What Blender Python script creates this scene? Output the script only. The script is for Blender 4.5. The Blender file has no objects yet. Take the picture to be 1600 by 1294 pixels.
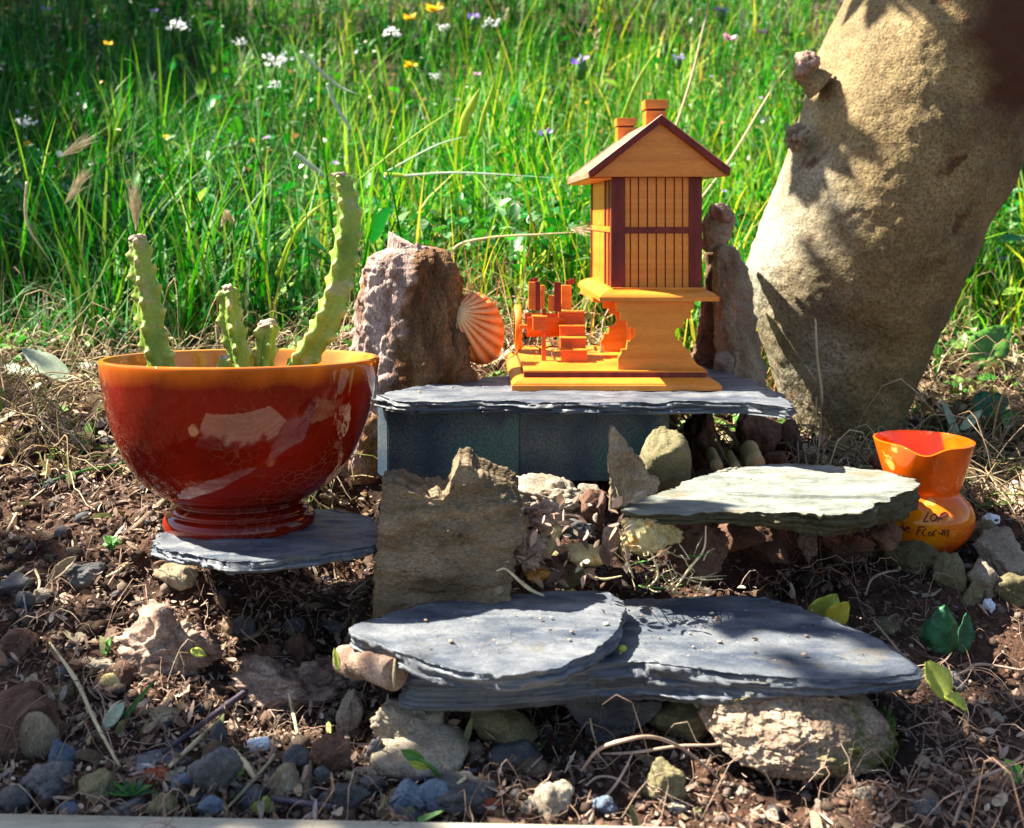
import bpy, bmesh, math, random
import numpy as np
from mathutils import Vector, Matrix
random.seed(7); RS = np.random.RandomState(11)
R = math.radians
SC = bpy.context.scene
COL = SC.collection

# ------------------------------------------------------------------ camera, sky, sun, exposure
F, CX, CY, CZ = 1700.0, 735.0, 335.0, 0.43
cam = bpy.data.cameras.new('camera'); co = bpy.data.objects.new('camera', cam); COL.objects.link(co)
co.location = (0, 0, CZ); co.rotation_euler = (R(90), 0, 0)
cam.sensor_width = 36; cam.lens = F/1600*36
cam.shift_x = (800-CX)/1600; cam.shift_y = -(647-CY)/1600
cam.clip_start = 0.02; cam.clip_end = 500
cam.dof.use_dof = True; cam.dof.focus_distance = 1.12; cam.dof.aperture_fstop = 9
SC.camera = co
S = Vector((-0.61, 0.14, 0.78)).normalized()                 # towards the sun
w = bpy.data.worlds.new('World'); SC.world = w; w.use_nodes = True
nt = w.node_tree; sky = nt.nodes.new('ShaderNodeTexSky'); sky.sky_type = 'NISHITA'; sky.sun_disc = False
sky.sun_elevation = math.asin(S.z); sky.sun_rotation = math.atan2(S.x, S.y)
bg = nt.nodes['Background']; bg.inputs['Strength'].default_value = 0.05
nt.links.new(sky.outputs[0], bg.inputs[0])
sl = bpy.data.lights.new('sun', 'SUN'); sl.energy = 5.0; sl.angle = R(0.5); sl.color = (1, 0.93, 0.78)
so = bpy.data.objects.new('sun', sl); COL.objects.link(so); so.rotation_euler = S.to_track_quat('Z', 'Y').to_euler()
so.location = (-2, 2, 4)
SC.view_settings.view_transform = 'Standard'; SC.view_settings.look = 'None'
SC.view_settings.exposure = 2.2; SC.view_settings.gamma = 1.0
try: SC.view_settings.use_curve_mapping = False
except Exception: pass

# ------------------------------------------------------------------ numpy noise
def _h(i, j, k, s):
    h = (i.astype(np.int64)*374761393 + j.astype(np.int64)*668265263 + k.astype(np.int64)*2147483647 + s*974634777) & 0xffffffff
    h = ((h ^ (h >> 13))*1274126177) & 0xffffffff
    h = ((h ^ (h >> 15))*2246822519) & 0xffffffff
    return ((h ^ (h >> 16)) & 0xffffff)/float(0xffffff)
def vn(p, s=0):
    p = np.asarray(p, float); f = np.floor(p); t = p-f; t = t*t*t*(t*(t*6-15)+10); f = f.astype(np.int64)
    r = 0
    for a in (0, 1):
        for b in (0, 1):
            for c in (0, 1):
                r = r + _h(f[..., 0]+a, f[..., 1]+b, f[..., 2]+c, s)*(t[..., 0] if a else 1-t[..., 0])*(t[..., 1] if b else 1-t[..., 1])*(t[..., 2] if c else 1-t[..., 2])
    return r*2-1
def fbm(p, o=4, s=0, g=0.5):
    p = np.asarray(p, float); r = 0; a = 1
    for i in range(o):
        r = r + a*vn(p*(2.03**i)+i*17.3, s+i*5); a *= g
    return r
def P(px, py, Y): return Vector(((px-CX)/F*Y, Y, CZ-(py-CY)/F*Y))

# ------------------------------------------------------------------ terrain
KL = ([.3, .72, .83, .93, 1.0, 1.15, 1.3, 1.5, 1.7, 2.0, 2.5, 3, 4, 5, 6, 9, 60], [-.44, -.432, -.42, -.385, -.36, -.315, -.275, -.245, -.222, -.17, -.05, .08, .42, .85, 1.3, 2.3, 9])
KC = ([.3, .72, .83, .93, 1.0, 1.12, 1.25, 1.36, 1.5, 1.7, 2.0, 2.5, 3, 4, 5, 6, 9, 60], [-.44, -.43, -.425, -.42, -.39, -.36, -.30, -.225, -.195, -.17, -.12, -.02, .08, .42, .85, 1.3, 2.3, 9])
KR = ([.3, .72, .83, .95, 1.05, 1.2, 1.5, 1.8, 2.2, 2.6, 3, 4, 5, 6, 9, 60], [-.44, -.43, -.425, -.41, -.372, -.345, -.325, -.285, -.2, -.1, -.01, .36, .8, 1.27, 2.3, 9])
def sst(x, a, b):
    t = np.clip((x-a)/(b-a), 0, 1); return t*t*(3-2*t)
def T(x, y, fine=True):
    x = np.asarray(x, float); y = np.asarray(y, float)
    l = np.interp(y, *KL); c = np.interp(y, *KC); r = np.interp(y, *KR)
    a = sst(x, -.30, -.12); b = sst(x, .14, .34)
    h = l*(1-a) + (c*(1-b)+r*b)*a + CZ
    p = np.stack([x, y, x*0], -1)
    h = h - .075*np.exp(-((x+.14)/.07)**2-((y-1.21)/.11)**2) - .035*np.exp(-((x+.20)/.10)**2-((y-1.0)/.07)**2) - .035*np.exp(-((x-.28)/.10)**2-((y-1.13)/.06)**2)
    amp = 1/(1+np.maximum(y-2, 0)*.2)
    h = h + .010*vn(p*9, 3)*np.clip(y, .5, 3)
    if fine: h = h + .0065*fbm(p*38, 3, 9)*amp + .0035*np.abs(fbm(p*120, 2, 21))*amp
    return h
def G(px, py, dz=0.0):
    Y = np.concatenate([np.arange(.5, 3, .004), np.arange(3, 9, .02)])
    z = CZ-(py-CY)/F*Y; X = (px-CX)/F*Y
    k = np.nonzero(T(X, Y)+dz >= z)[0]
    y = float(Y[k[0]]) if len(k) else 8.0
    return P(px, py, y)

# ------------------------------------------------------------------ mesh + tags
def mk(name, V, Fc, mat, parent=None, smooth=True, col=None, origin=None):
    V = np.asarray(V, dtype=np.float64)
    me = bpy.data.meshes.new(name)
    if origin is None:
        o = Vector(((V[:, 0].min()+V[:, 0].max())/2, (V[:, 1].min()+V[:, 1].max())/2, V[:, 2].min()))
    else: o = Vector(origin)
    V = V-np.array(o)
    if isinstance(Fc, np.ndarray):
        n, k = Fc.shape
        me.vertices.add(len(V)); me.vertices.foreach_set('co', V.astype(np.float32).ravel())
        me.loops.add(n*k); me.loops.foreach_set('vertex_index', Fc.astype(np.int32).ravel())
        me.polygons.add(n); me.polygons.foreach_set('loop_start', np.arange(0, n*k, k, dtype=np.int32))
        me.update(calc_edges=True)
    else:
        me.from_pydata([tuple(v) for v in V], [], Fc)
        bm = bmesh.new(); bm.from_mesh(me); bmesh.ops.recalc_face_normals(bm, faces=bm.faces); bm.to_mesh(me); bm.free()
    me.validate()
    if smooth: me.polygons.foreach_set('use_smooth', np.ones(len(me.polygons), bool))
    if col is not None:
        a = me.color_attributes.new('col', 'FLOAT_COLOR', 'POINT')
        c = np.ones((len(V), 4), np.float32); c[:, :3] = col; a.data.foreach_set('color', c.ravel())
    me.materials.append(mat)
    ob = bpy.data.objects.new(name, me); COL.objects.link(ob)
    if parent is not None:
        ob.parent = parent; ob.location = o - wloc(parent)
    else: ob.location = o
    return ob
def wloc(o):
    l = o.location.copy()
    while o.parent is not None: o = o.parent; l += o.location
    return l
def tag(o, label=None, cat=None, group=None, kind=None):
    if label: o['label'] = label
    if cat: o['category'] = cat
    if group: o['group'] = group
    if kind: o['kind'] = kind
    return o
def thing(name, loc, label, cat, group=None):
    o = bpy.data.objects.new(name, None); COL.objects.link(o); o.location = loc; o.empty_display_size = .01
    return tag(o, label, cat, group)
def join(parts):
    Vs, Fs, n = [], [], 0
    for v, f in parts:
        Vs.append(np.asarray(v)); Fs.append(np.asarray(f)+n); n += len(v)
    return np.concatenate(Vs), np.concatenate(Fs)
def grid_faces(nr, nc, wrap=True, off=0):
    i = np.arange(nr-1)[:, None]; j = np.arange(nc if wrap else nc-1)[None, :]
    a = i*nc+j; b = i*nc+(j+1) % nc
    return (np.stack([a, b, b+nc, a+nc], -1).reshape(-1, 4)+off)

# ------------------------------------------------------------------ materials
MATS = {}
def mat(name, c1, c2, scale=20, rough=.8, fine=.35, fscale=400, bump=.4, bscale=500, bdist=.001, spec=.4, coat=0, st=(1, 1, 1),
        vc=False, trans=0, c3=None, c3t=.6, c3s=8, rnd=0, detail=6, speck=None, island=False):
    m = bpy.data.materials.new(name); m.use_nodes = True; n = m.node_tree.nodes; L = m.node_tree.links.new
    b = n['Principled BSDF']; b.inputs['Roughness'].default_value = rough; b.inputs['Specular IOR Level'].default_value = spec
    b.inputs['Coat Weight'].default_value = coat; b.inputs['Coat Roughness'].default_value = .06
    tc = n.new('ShaderNodeTexCoord'); mp = n.new('ShaderNodeMapping'); mp.inputs['Scale'].default_value = st
    L(tc.outputs['Object'], mp.inputs[0])
    def noise(s, d=4):
        t = n.new('ShaderNodeTexNoise'); t.inputs['Scale'].default_value = s; t.inputs['Detail'].default_value = d; L(mp.outputs[0], t.inputs['Vector']); return t
    def ramp(src, a, b_):
        r = n.new('ShaderNodeMapRange'); r.inputs[1].default_value = a; r.inputs[2].default_value = b_; L(src, r.inputs[0]); return r.outputs[0]
    def mix(f, a, b_, mode='MIX'):
        x = n.new('ShaderNodeMix'); x.data_type = 'RGBA'; x.blend_type = mode
        if isinstance(f, float): x.inputs[0].default_value = f
        else: L(f, x.inputs[0])
        for v, s_ in ((a, 6), (b_, 7)):
            if isinstance(v, tuple): x.inputs[s_].default_value = (*v, 1)
            else: L(v, x.inputs[s_])
        return x.outputs[2]
    c = mix(ramp(noise(scale, detail).outputs[0], .35, .65), tuple(c1), tuple(c2))
    if c3: c = mix(ramp(noise(c3s, 5).outputs[0], c3t-.04, c3t+.04), c, tuple(c3))
    if fine: c = mix(fine, c, mix(ramp(noise(fscale, 3).outputs[0], .3, .7), (.25, .25, .25), (1.6, 1.6, 1.6)), 'MULTIPLY')
    if speck:
        v = n.new('ShaderNodeTexVoronoi'); v.inputs['Scale'].default_value = speck[0]; L(mp.outputs[0], v.inputs[0])
        c = mix(ramp(v.outputs[0], speck[1], speck[1]+.12), tuple(speck[2]), c)
    if vc:
        at = n.new('ShaderNodeAttribute'); at.attribute_name = 'col'; c = mix(1.0, c, at.outputs[0], 'MULTIPLY')
    if rnd:
        oi = n.new('ShaderNodeObjectInfo'); g = n.new('ShaderNodeHueSaturation')
        L(ramp(oi.outputs['Random'], 0, 1), g.inputs['Value'])
        mr = g.inputs['Value'].links[0].from_node; mr.inputs[3].default_value = 1-rnd; mr.inputs[4].default_value = 1+rnd
        L(c, g.inputs['Color']); c = g.outputs[0]
    L(c, b.inputs['Base Color'])
    if bump:
        bp = n.new('ShaderNodeBump'); bp.inputs['Strength'].default_value = bump; bp.inputs['Distance'].default_value = bdist
        L(noise(bscale, 8).outputs[0], bp.inputs['Height']); L(bp.outputs[0], b.inputs['Normal'])
    if trans:
        t = n.new('ShaderNodeBsdfTranslucent'); L(c, t.inputs[0]); x = n.new('ShaderNodeMixShader'); x.inputs[0].default_value = trans
        L(b.outputs[0], x.inputs[1]); L(t.outputs[0], x.inputs[2]); L(x.outputs[0], n['Material Output'].inputs[0])
    MATS[name] = m
    return m
W1 = (1, 1, 1)
m_soil = mat('soil', (.026, .013, .008), (.088, .045, .028), 30, .95, .6, 300, .9, 350, .002, .2, c3=(.03, .016, .011), c3t=.55, c3s=12, detail=8)
m_crumb = mat('soil_crumbs', W1, (.7, .7, .7), 200, .95, .4, 900, .3, 900, .0005, .2, vc=True)
m_litter = mat('litter', W1, (.7, .7, .7), 150, .75, .3, 700, .2, 900, .0004, .3, vc=True, trans=.15)
m_grass = mat('grass_blade', W1, (.8, .8, .8), 60, .5, 0, bump=0, spec=.25, vc=True, trans=.45)
m_leaf = mat('green_leaf', W1, (.75, .8, .7), 120, .42, .15, 500, .3, 300, .0008, .35, vc=True, trans=.35)
m_slate = mat('slate', (.045, .058, .085), (.17, .18, .195), 14, .46, .6, 420, .8, 120, .0010, .45, st=(1, 2.2, 40), c3=(.15, .14, .12), c3t=.66, c3s=9)
m_slatel = mat('pale_slate', (.13, .14, .12), (.25, .26, .23), 22, .6, .4, 600, .8, 120, .0014, .4, vc=True, st=(1, 2, 30), c3=(.17, .15, .10), c3t=.64, c3s=16)
m_block = mat('slate_block', (.022, .040, .065), (.085, .10, .10), 18, .5, .75, 420, .7, 300, .0012, .4, c3=(.05, .11, .10), c3t=.56, c3s=12)
m_rock = mat('stone', (.20, .165, .12), (.36, .31, .24), 30, .88, .5, 500, .8, 330, .0016, .25, c3=(.13, .11, .06), c3t=.6, c3s=22, rnd=.2)
m_grey = mat('grey_stone', (.045, .045, .05), (.13, .125, .12), 30, .75, .5, 600, .7, 350, .0012, .35, rnd=.3, c3=(.2, .16, .11), c3t=.64, c3s=30)
m_olive = mat('olive_stone', (.11, .095, .045), (.20, .17, .09), 30, .85, .5, 500, .7, 350, .0014, .25, rnd=.25)
m_blue = mat('bluish_stone', (.075, .105, .15), (.16, .20, .25), 40, .8, .5, 500, .8, 300, .0012, .3, rnd=.15)
m_red = mat('brick_chip', (.22, .05, .025), (.32, .09, .04), 60, .9, .4, 500, .6, 500, .001, .2)
m_moss = mat('moss', (.035, .06, .012), (.10, .15, .025), 90, .9, .5, 600, 1, 500, .002, .2)
m_stump = mat('petrified_wood', (.20, .135, .105), (.44, .36, .31), 26, .85, .75, 420, 1.0, 260, .0034, .25, st=(1.8, 1.8, .5), c3=(.20, .11, .05), c3t=.62, c3s=18, vc=True)
m_plug = mat('weathered_slab', (.10, .07, .04), (.27, .20, .125), 16, .9, .6, 420, 1.0, 240, .0022, .2, st=(.8, 1, 2.2), c3=(.10, .10, .07), c3t=.6, c3s=10)
m_drift = mat('driftwood', (.17, .12, .07), (.33, .27, .18), 30, .85, .5, 500, .9, 260, .0018, .25, st=(1.5, 1.5, .5), rnd=.15)
m_darkroot = mat('dark_root', (.07, .035, .022), (.16, .085, .055), 30, .85, .5, 500, .9, 260, .0018, .25, rnd=.2)
m_pinkroot = mat('bleached_root', (.17, .10, .075), (.40, .29, .22), 40, .85, .6, 500, .9, 260, .0018, .25, rnd=.1)
m_cut = mat('cut_wood', (.42, .33, .13), (.58, .50, .26), 70, .7, .35, 700, .4, 500, .0008, .3, c3=(.45, .22, .05), c3t=.6, c3s=60)
m_twig = mat('twig', (.12, .08, .05), (.25, .18, .11), 60, .8, .4, 700, .6, 500, .001, .3, rnd=.3)
m_darktwig = mat('dark_twig', (.035, .03, .05), (.08, .065, .09), 60, .5, .3, 700, .6, 500, .001, .5)
m_straw = mat('straw', (.50, .40, .22), (.68, .58, .36), 90, .55, .3, 800, .3, 500, .0005, .4, trans=.15, rnd=.2)
m_hair = mat('fine_root', (.34, .22, .15), (.50, .36, .27), 60, .8, .2, 800, 0, rnd=.15)
m_green = mat('plant_green', (.06, .20, .03), (.13, .34, .05), 60, .45, .2, 600, .2, 400, .0005, .45, trans=.3, rnd=.2)
m_yleaf = mat('yellow_green_leaf', (.42, .48, .06), (.60, .62, .14), 60, .5, .2, 500, .3, 300, .0008, .4, trans=.35)
m_paleleaf = mat('grey_green_leaf', (.34, .42, .27), (.50, .56, .40), 60, .5, .25, 500, .3, 300, .0008, .4, trans=.25)
m_ivy = mat('ivy_leaf', (.008, .075, .025), (.03, .17, .06), 90, .5, .35, 260, .8, 300, .0008, .5, trans=.2)
m_deadleaf = mat('dead_leaf', (.28, .19, .11), (.46, .35, .22), 60, .7, .3, 500, .4, 300, .001, .3, trans=.2, rnd=.3)
m_wood = mat('honey_wood', (.58, .165, .012), (.72, .25, .028), 30, .42, .22, 500, .25, 400, .0004, .4, c3=(.40, .11, .010), c3t=.64, c3s=13, st=(.25, .5, 2.5), coat=.15)
m_red_w = mat('red_wood', (.10, .006, .003), (.19, .016, .007), 60, .5, .4, 900, .3, 600, .0004, .4, st=(2, 2, .4))
m_plankd = mat('weathered_plank', (.30, .27, .20), (.44, .40, .32), 25, .8, .35, 400, .6, 300, .001, .3, st=(.2, 3, 3))
m_pot = mat('potting_soil', (.035, .02, .013), (.08, .05, .035), 60, .95, .5, 400, 1, 300, .002, .2)
m_purple = mat('purple_petal', (.26, .12, .62), (.42, .24, .80), 300, .5, 0, bump=0, trans=.3)
m_white = mat('white_petal', (.78, .78, .80), (.88, .88, .88), 300, .6, 0, bump=0, trans=.3)
m_pinkp = mat('pink_petal', (.68, .32, .50), (.82, .55, .66), 300, .6, 0, bump=0, trans=.3)
m_yellow = mat('yellow_petal', (.80, .50, .02), (.85, .62, .05), 300, .6, 0, bump=0, trans=.3)
m_ink = mat('brown_ink', (.10, .012, .008), (.14, .02, .01), 300, .5, 0, bump=0)
m_quartz = mat('pale_quartz', (.55, .60, .68), (.75, .78, .82), 80, .35, .3, 500, .8, 300, .001, .6)

def custom_bark():
    m = mat('bark', (.15, .14, .10), (.31, .30, .25), 12, .75, .6, 230, .8, 260, .0022, .35, speck=(270, .17, (.05, .04, .022)), c3=(.10, .055, .03), c3t=.66, c3s=22)
    n = m.node_tree.nodes; L = m.node_tree.links.new; b = n['Principled BSDF']
    src = b.inputs['Base Color'].links[0].from_socket
    tc = n.new('ShaderNodeTexCoord'); sp = n.new('ShaderNodeSeparateXYZ'); L(tc.outputs['Object'], sp.inputs[0])
    def mr(s, a, b_, inv=False):
        r = n.new('ShaderNodeMapRange'); r.inputs[1].default_value = a; r.inputs[2].default_value = b_
        if inv: r.inputs[3].default_value = 1; r.inputs[4].default_value = 0
        L(s, r.inputs[0]); return r.outputs[0]
    def mth(op, a, b_):
        x = n.new('ShaderNodeMath'); x.operation = op
        for v, i in ((a, 0), (b_, 1)):
            if isinstance(v, (int, float)): x.inputs[i].default_value = v
            else: L(v, x.inputs[i])
        return x.outputs[0]
    no = n.new('ShaderNodeTexNoise'); no.inputs['Scale'].default_value = 14; no.inputs['Detail'].default_value = 8; L(tc.outputs['Object'], no.inputs[0])
    # flaked-off dark brown bark high on the right-hand side
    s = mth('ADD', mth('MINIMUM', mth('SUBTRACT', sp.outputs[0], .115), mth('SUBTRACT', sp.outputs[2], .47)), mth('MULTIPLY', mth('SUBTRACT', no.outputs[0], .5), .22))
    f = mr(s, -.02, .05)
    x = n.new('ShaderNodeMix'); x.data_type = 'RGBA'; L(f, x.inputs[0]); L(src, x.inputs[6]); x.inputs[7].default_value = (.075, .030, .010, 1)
    # ochre-brown of the trunk's shaded right side, painted into the bark colour
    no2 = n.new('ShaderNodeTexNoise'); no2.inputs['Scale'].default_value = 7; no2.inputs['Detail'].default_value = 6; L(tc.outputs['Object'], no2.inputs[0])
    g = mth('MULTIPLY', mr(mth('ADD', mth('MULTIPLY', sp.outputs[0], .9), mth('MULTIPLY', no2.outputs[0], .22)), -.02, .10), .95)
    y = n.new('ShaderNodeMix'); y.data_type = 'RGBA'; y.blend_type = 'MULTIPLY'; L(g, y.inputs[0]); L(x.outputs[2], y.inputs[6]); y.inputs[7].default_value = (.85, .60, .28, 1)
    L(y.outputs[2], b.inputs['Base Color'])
    return m
BK = 1.17
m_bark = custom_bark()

def custom_glaze(name, base, rim, zr0, zr1, stain, st_thr, alt=None):
    m = bpy.data.materials.new(name); m.use_nodes = True; n = m.node_tree.nodes; L = m.node_tree.links.new
    b = n['Principled BSDF']; b.inputs['Roughness'].default_value = .25; b.inputs['Specular IOR Level'].default_value = 0; b.inputs['Coat Weight'].default_value = 1; b.inputs['Coat IOR'].default_value = 1.42; b.inputs['Coat Roughness'].default_value = .03
    tc = n.new('ShaderNodeTexCoord'); sp = n.new('ShaderNodeSeparateXYZ'); L(tc.outputs['Object'], sp.inputs[0])
    def mr(s, a, b_):
        r = n.new('ShaderNodeMapRange'); r.inputs[1].default_value = a; r.inputs[2].default_value = b_; L(s, r.inputs[0]); return r.outputs[0]
    def nz(s, d=8):
        t = n.new('ShaderNodeTexNoise'); t.inputs['Scale'].default_value = s; t.inputs['Detail'].default_value = d; L(tc.outputs['Object'], t.inputs[0]); return t.outputs[0]
    def mx(f, a, c):
        x = n.new('ShaderNodeMix'); x.data_type = 'RGBA'; L(f, x.inputs[0])
        for v, i in ((a, 6), (c, 7)):
            if isinstance(v, tuple): x.inputs[i].default_value = (*v, 1)
            else: L(v, x.inputs[i])
        return x.outputs[2]
    add = n.new('ShaderNodeMath'); add.operation = 'MULTIPLY_ADD'; L(nz(25), add.inputs[0]); add.inputs[1].default_value = .02; L(sp.outputs[2], add.inputs[2])
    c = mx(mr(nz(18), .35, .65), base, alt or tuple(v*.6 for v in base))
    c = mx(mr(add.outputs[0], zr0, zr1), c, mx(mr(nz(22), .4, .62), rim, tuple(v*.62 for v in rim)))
    # worn, limescaled patches and hairline crazing
    c = mx(mr(nz(34), st_thr, st_thr+.03), c, stain)
    v = n.new('ShaderNodeTexVoronoi'); v.feature = 'DISTANCE_TO_EDGE'; v.inputs['Scale'].default_value = 110; L(tc.outputs['Object'], v.inputs[0])
    cr = n.new('ShaderNodeMath'); cr.operation = 'MULTIPLY'; L(mr(nz(9), .55, .62), cr.inputs[0])
    inv = n.new('ShaderNodeMapRange'); inv.inputs[1].default_value = .0; inv.inputs[2].default_value = .05; inv.inputs[3].default_value = .3; inv.inputs[4].default_value = 0; L(v.outputs[0], inv.inputs[0]); L(inv.outputs[0], cr.inputs[1])
    c = mx(cr.outputs[0], c, stain)
    L(c, b.inputs['Base Color'])
    L(mr(nz(34), st_thr, st_thr+.03), n.new('ShaderNodeMath').inputs[0])
    rr = n.new('ShaderNodeMapRange'); rr.inputs[3].default_value = .12; rr.inputs[4].default_value = .5; L(nz(60), rr.inputs[0]); L(rr.outputs[0], b.inputs['Roughness'])
    bp = n.new('ShaderNodeBump'); bp.inputs['Strength'].default_value = .15; bp.inputs['Distance'].default_value = .002; L(nz(22, 5), bp.inputs['Height']); L(bp.outputs[0], b.inputs['Coat Normal']); L(bp.outputs[0], b.inputs['Normal'])
    return m

# ------------------------------------------------------------------ shape builders
def catmull(pts, n):
    p = np.array([tuple(q) for q in pts], float); p = np.vstack([2*p[0]-p[1], p, 2*p[-1]-p[-2]])
    k = len(p)-3; out = []
    for t in np.linspace(0, k-1e-6, n):
        i = int(t); u = t-i; a, b, c, d = p[i:i+4]
        out.append(.5*((2*b)+(-a+c)*u+(2*a-5*b+4*c-d)*u*u+(-a+3*b-3*c+d)*u**3))
    return np.array(out)
def tube(pts, radii, n=30, seg=8, flat=1.0, cap=True, jit=0, seed=0):
    c = catmull(pts, n) if len(pts) > 2 else np.linspace(np.array(pts[0]), np.array(pts[-1]), n)
    r = np.interp(np.linspace(0, 1, n), np.linspace(0, 1, len(radii)), radii)
    t = np.gradient(c, axis=0); t /= np.linalg.norm(t, axis=1)[:, None]+1e-9
    ref = np.array([.13, -.9, .41]); u = np.cross(t, ref); u /= np.linalg.norm(u, axis=1)[:, None]+1e-9; v = np.cross(t, u)
    a = np.linspace(0, 2*np.pi, seg, endpoint=False)
    V = c[:, None]+r[:, None, None]*(np.cos(a)[None, :, None]*u[:, None]+flat*np.sin(a)[None, :, None]*v[:, None])
    if jit: V = V+(fbm(V/(.02), 3, seed)[..., None]*jit)*(V-c[:, None])
    V = V.reshape(-1, 3); Fc = grid_faces(n, seg)
    if cap:
        k = len(V); V = np.vstack([V, c[0], c[-1]]); j = np.arange(seg); j2 = (j+1) % seg
        Fc = np.vstack([Fc, np.stack([j2, j, j*0+k, j*0+k], -1), np.stack([(n-1)*seg+j, (n-1)*seg+j2, j*0+k+1, j*0+k+1], -1)])
    return V, Fc
def quads_to_py(Fc):
    out = []
    for f in Fc.tolist():
        g = []
        for i in f:
            if i not in g: g.append(i)
        if len(g) > 2: out.append(g)
    return out
def mtube(name, pts, radii, m, parent=None, **k):
    V, Fc = tube(pts, radii, **k); return mk(name, V, quads_to_py(Fc), m, parent)
ICO = {}
def ico(s):
    if s not in ICO:
        bm = bmesh.new(); bmesh.ops.create_icosphere(bm, subdivisions=s, radius=1)
        ICO[s] = (np.array([v.co[:] for v in bm.verts]), np.array([[v.index for v in f.verts] for f in bm.faces])); bm.free()
    return ICO[s]
def rotm(rx, ry, rz): return np.array((Matrix.Rotation(rz, 3, 'Z') @ Matrix.Rotation(ry, 3, 'Y') @ Matrix.Rotation(rx, 3, 'X')))
def rockV(c, size, seed, sub=4, planes=13, rough=.06, rot=(0, 0, 0), fr=2.2, sharp=60, ridge=0):
    D, Fc = ico(sub); rs = np.random.RandomState(seed)
    if planes:
        N = rs.normal(size=(planes, 3)); N /= np.linalg.norm(N, axis=1)[:, None]; d = rs.uniform(.5, .88, planes)
        q = np.maximum(D@N.T, .02)/d
        r = 1/(np.sum(np.maximum(q, .0)**sharp, 1)+1)**(1/sharp)
    else: r = np.ones(len(D))
    p = D*r[:, None]
    p = p*(1/np.percentile(r, 80) if planes else 1)*(1+rough*fbm(D*fr+seed, 5, seed, .55)+rough*.5*np.abs(fbm(D*fr*3.1+seed, 4, seed+9, .6)))[:, None]
    if ridge: p = p*(1+ridge*np.abs(vn(np.stack([D[:, 0]*2, D[:, 1]*2, D[:, 2]*14], -1)+seed, seed)))[:, None]
    p = p*np.array(size)/2
    p = p@rotm(*rot).T
    return p+np.array(c), Fc
def rock(name, c, size, m, seed, parent=None, **k):
    V, Fc = rockV(c, size, seed, **k); return mk(name, V, Fc, m, parent)
def stone(px, py, wp, hp, m, label, seed, cat='stone', group=None, name='stone', dz=0, dep=.8, Y=None, sink=.15, **k):
    """A stone whose silhouette sits at this pixel, resting on the ground there."""
    g = G(px, py+hp*.5) if Y is None else P(px, py+hp*.5, Y)
    Y0 = g.y; wx = wp*Y0/F; hz = hp*Y0/F; d = wx*dep if wx*dep > hz*.6 else hz*.7
    c = P(px, py, Y0+d*.28)
    ang = k.pop('ang', None)
    if ang is not None: k['rot'] = (0, ang, 0)
    k.setdefault('sub', 5 if max(wp, hp) > 60 else 4)
    o = rock(name, c, (wx*1.16, d*1.1, hz*1.18), m, seed, **k)
    return tag(o, label, cat, group)
def resample(poly, n, chaikin=1):
    p = np.array(poly, float)
    for _ in range(chaikin):
        q = np.roll(p, -1, 0); p = np.stack([p*.78+q*.22, p*.22+q*.78], 1).reshape(-1, 2)
    q = np.vstack([p, p[:1]]); s = np.r_[0, np.cumsum(np.linalg.norm(np.diff(q, axis=0), axis=1))]
    t = np.linspace(0, s[-1], n, endpoint=False)
    return np.stack([np.interp(t, s, q[:, 0]), np.interp(t, s, q[:, 1])], 1)
def slabV(poly, thick, N=300, rings=44, edge=.002, layers=7, loff=.003, hfun=None, seed=0, chaikin=1, thickf=None, power=.8, relief=.0012, under=0):
    p = resample(poly, N, chaikin); c = p.mean(0)
    nrm = p-c; nrm /= np.linalg.norm(nrm, axis=1)[:, None]
    s3 = np.stack([p[:, 0], p[:, 1], p[:, 0]*0], -1)
    p = p+nrm*(edge*fbm(s3*60, 4, seed)+edge*.6*fbm(s3*250, 2, seed+3))[:, None]
    ts = (np.arange(rings+1)/rings)**power
    V = []
    for t in ts[1:]:
        q = c+(p-c)*t; z = relief*fbm(np.stack([q[:, 0]*1.0, q[:, 1]*2, q[:, 0]*0], -1)*45, 4, seed+7)
        if hfun is not None: z = z+hfun(q[:, 0], q[:, 1])
        V.append(np.column_stack([q, z]))
    top = V[-1]; th = np.ones(N)*thick if thickf is None else thickf(p[:, 0], p[:, 1])
    rs = np.random.RandomState(seed)
    cuts = np.cumsum(np.r_[0, rs.uniform(.3, 1.7, layers)]); cuts /= cuts[-1]
    for k in range(layers):
        a = rs.uniform(-1, .6)*loff; off = a+loff*.5*fbm(s3*90+k*9, 3, seed+40+k)+loff*1.5*np.round(2.5*fbm(s3*26+k*9, 2, seed+70+k))/2.5-under*k/layers
        for kk in (k+.04, k+.96):
            g = cuts[k]+(cuts[k+1]-cuts[k])*(kk-k); wv = 0 if (kk < .1 or kk > layers-.1) else 1
            z = top[:, 2]*(1-g)-th*g+th/layers*.5*fbm(np.column_stack([s3[:, :2]*28, s3[:, 2]+(k if kk-k < .5 else k+1)*1.7]), 3, seed+90)*wv
            V.append(np.column_stack([p+nrm*off[:, None], z]))
    last = V[-1].copy()
    for t in (.93, .6, .25):
        q = last.copy(); q[:, :2] = c+(last[:, :2]-c)*t; q[:, 2] += .001*fbm(s3*80, 2, seed+60); V.append(q)
    R_ = len(V); V = np.concatenate(V); Fc = grid_faces(R_, N)
    k = len(V); V = np.vstack([V, [c[0], c[1], V[:N, 2].mean()], [c[0], c[1], V[-N:, 2].mean()]]); j = np.arange(N); j2 = (j+1) % N
    Fl = [tuple(f) for f in Fc.tolist()]+[(int(b), int(a), k) for a, b in zip(j, j2)]+[(int((R_-1)*N+a), int((R_-1)*N+b), k+1) for a, b in zip(j, j2)]
    Fl = [f[::-1] for f in Fl]
    return V, Fl
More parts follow.
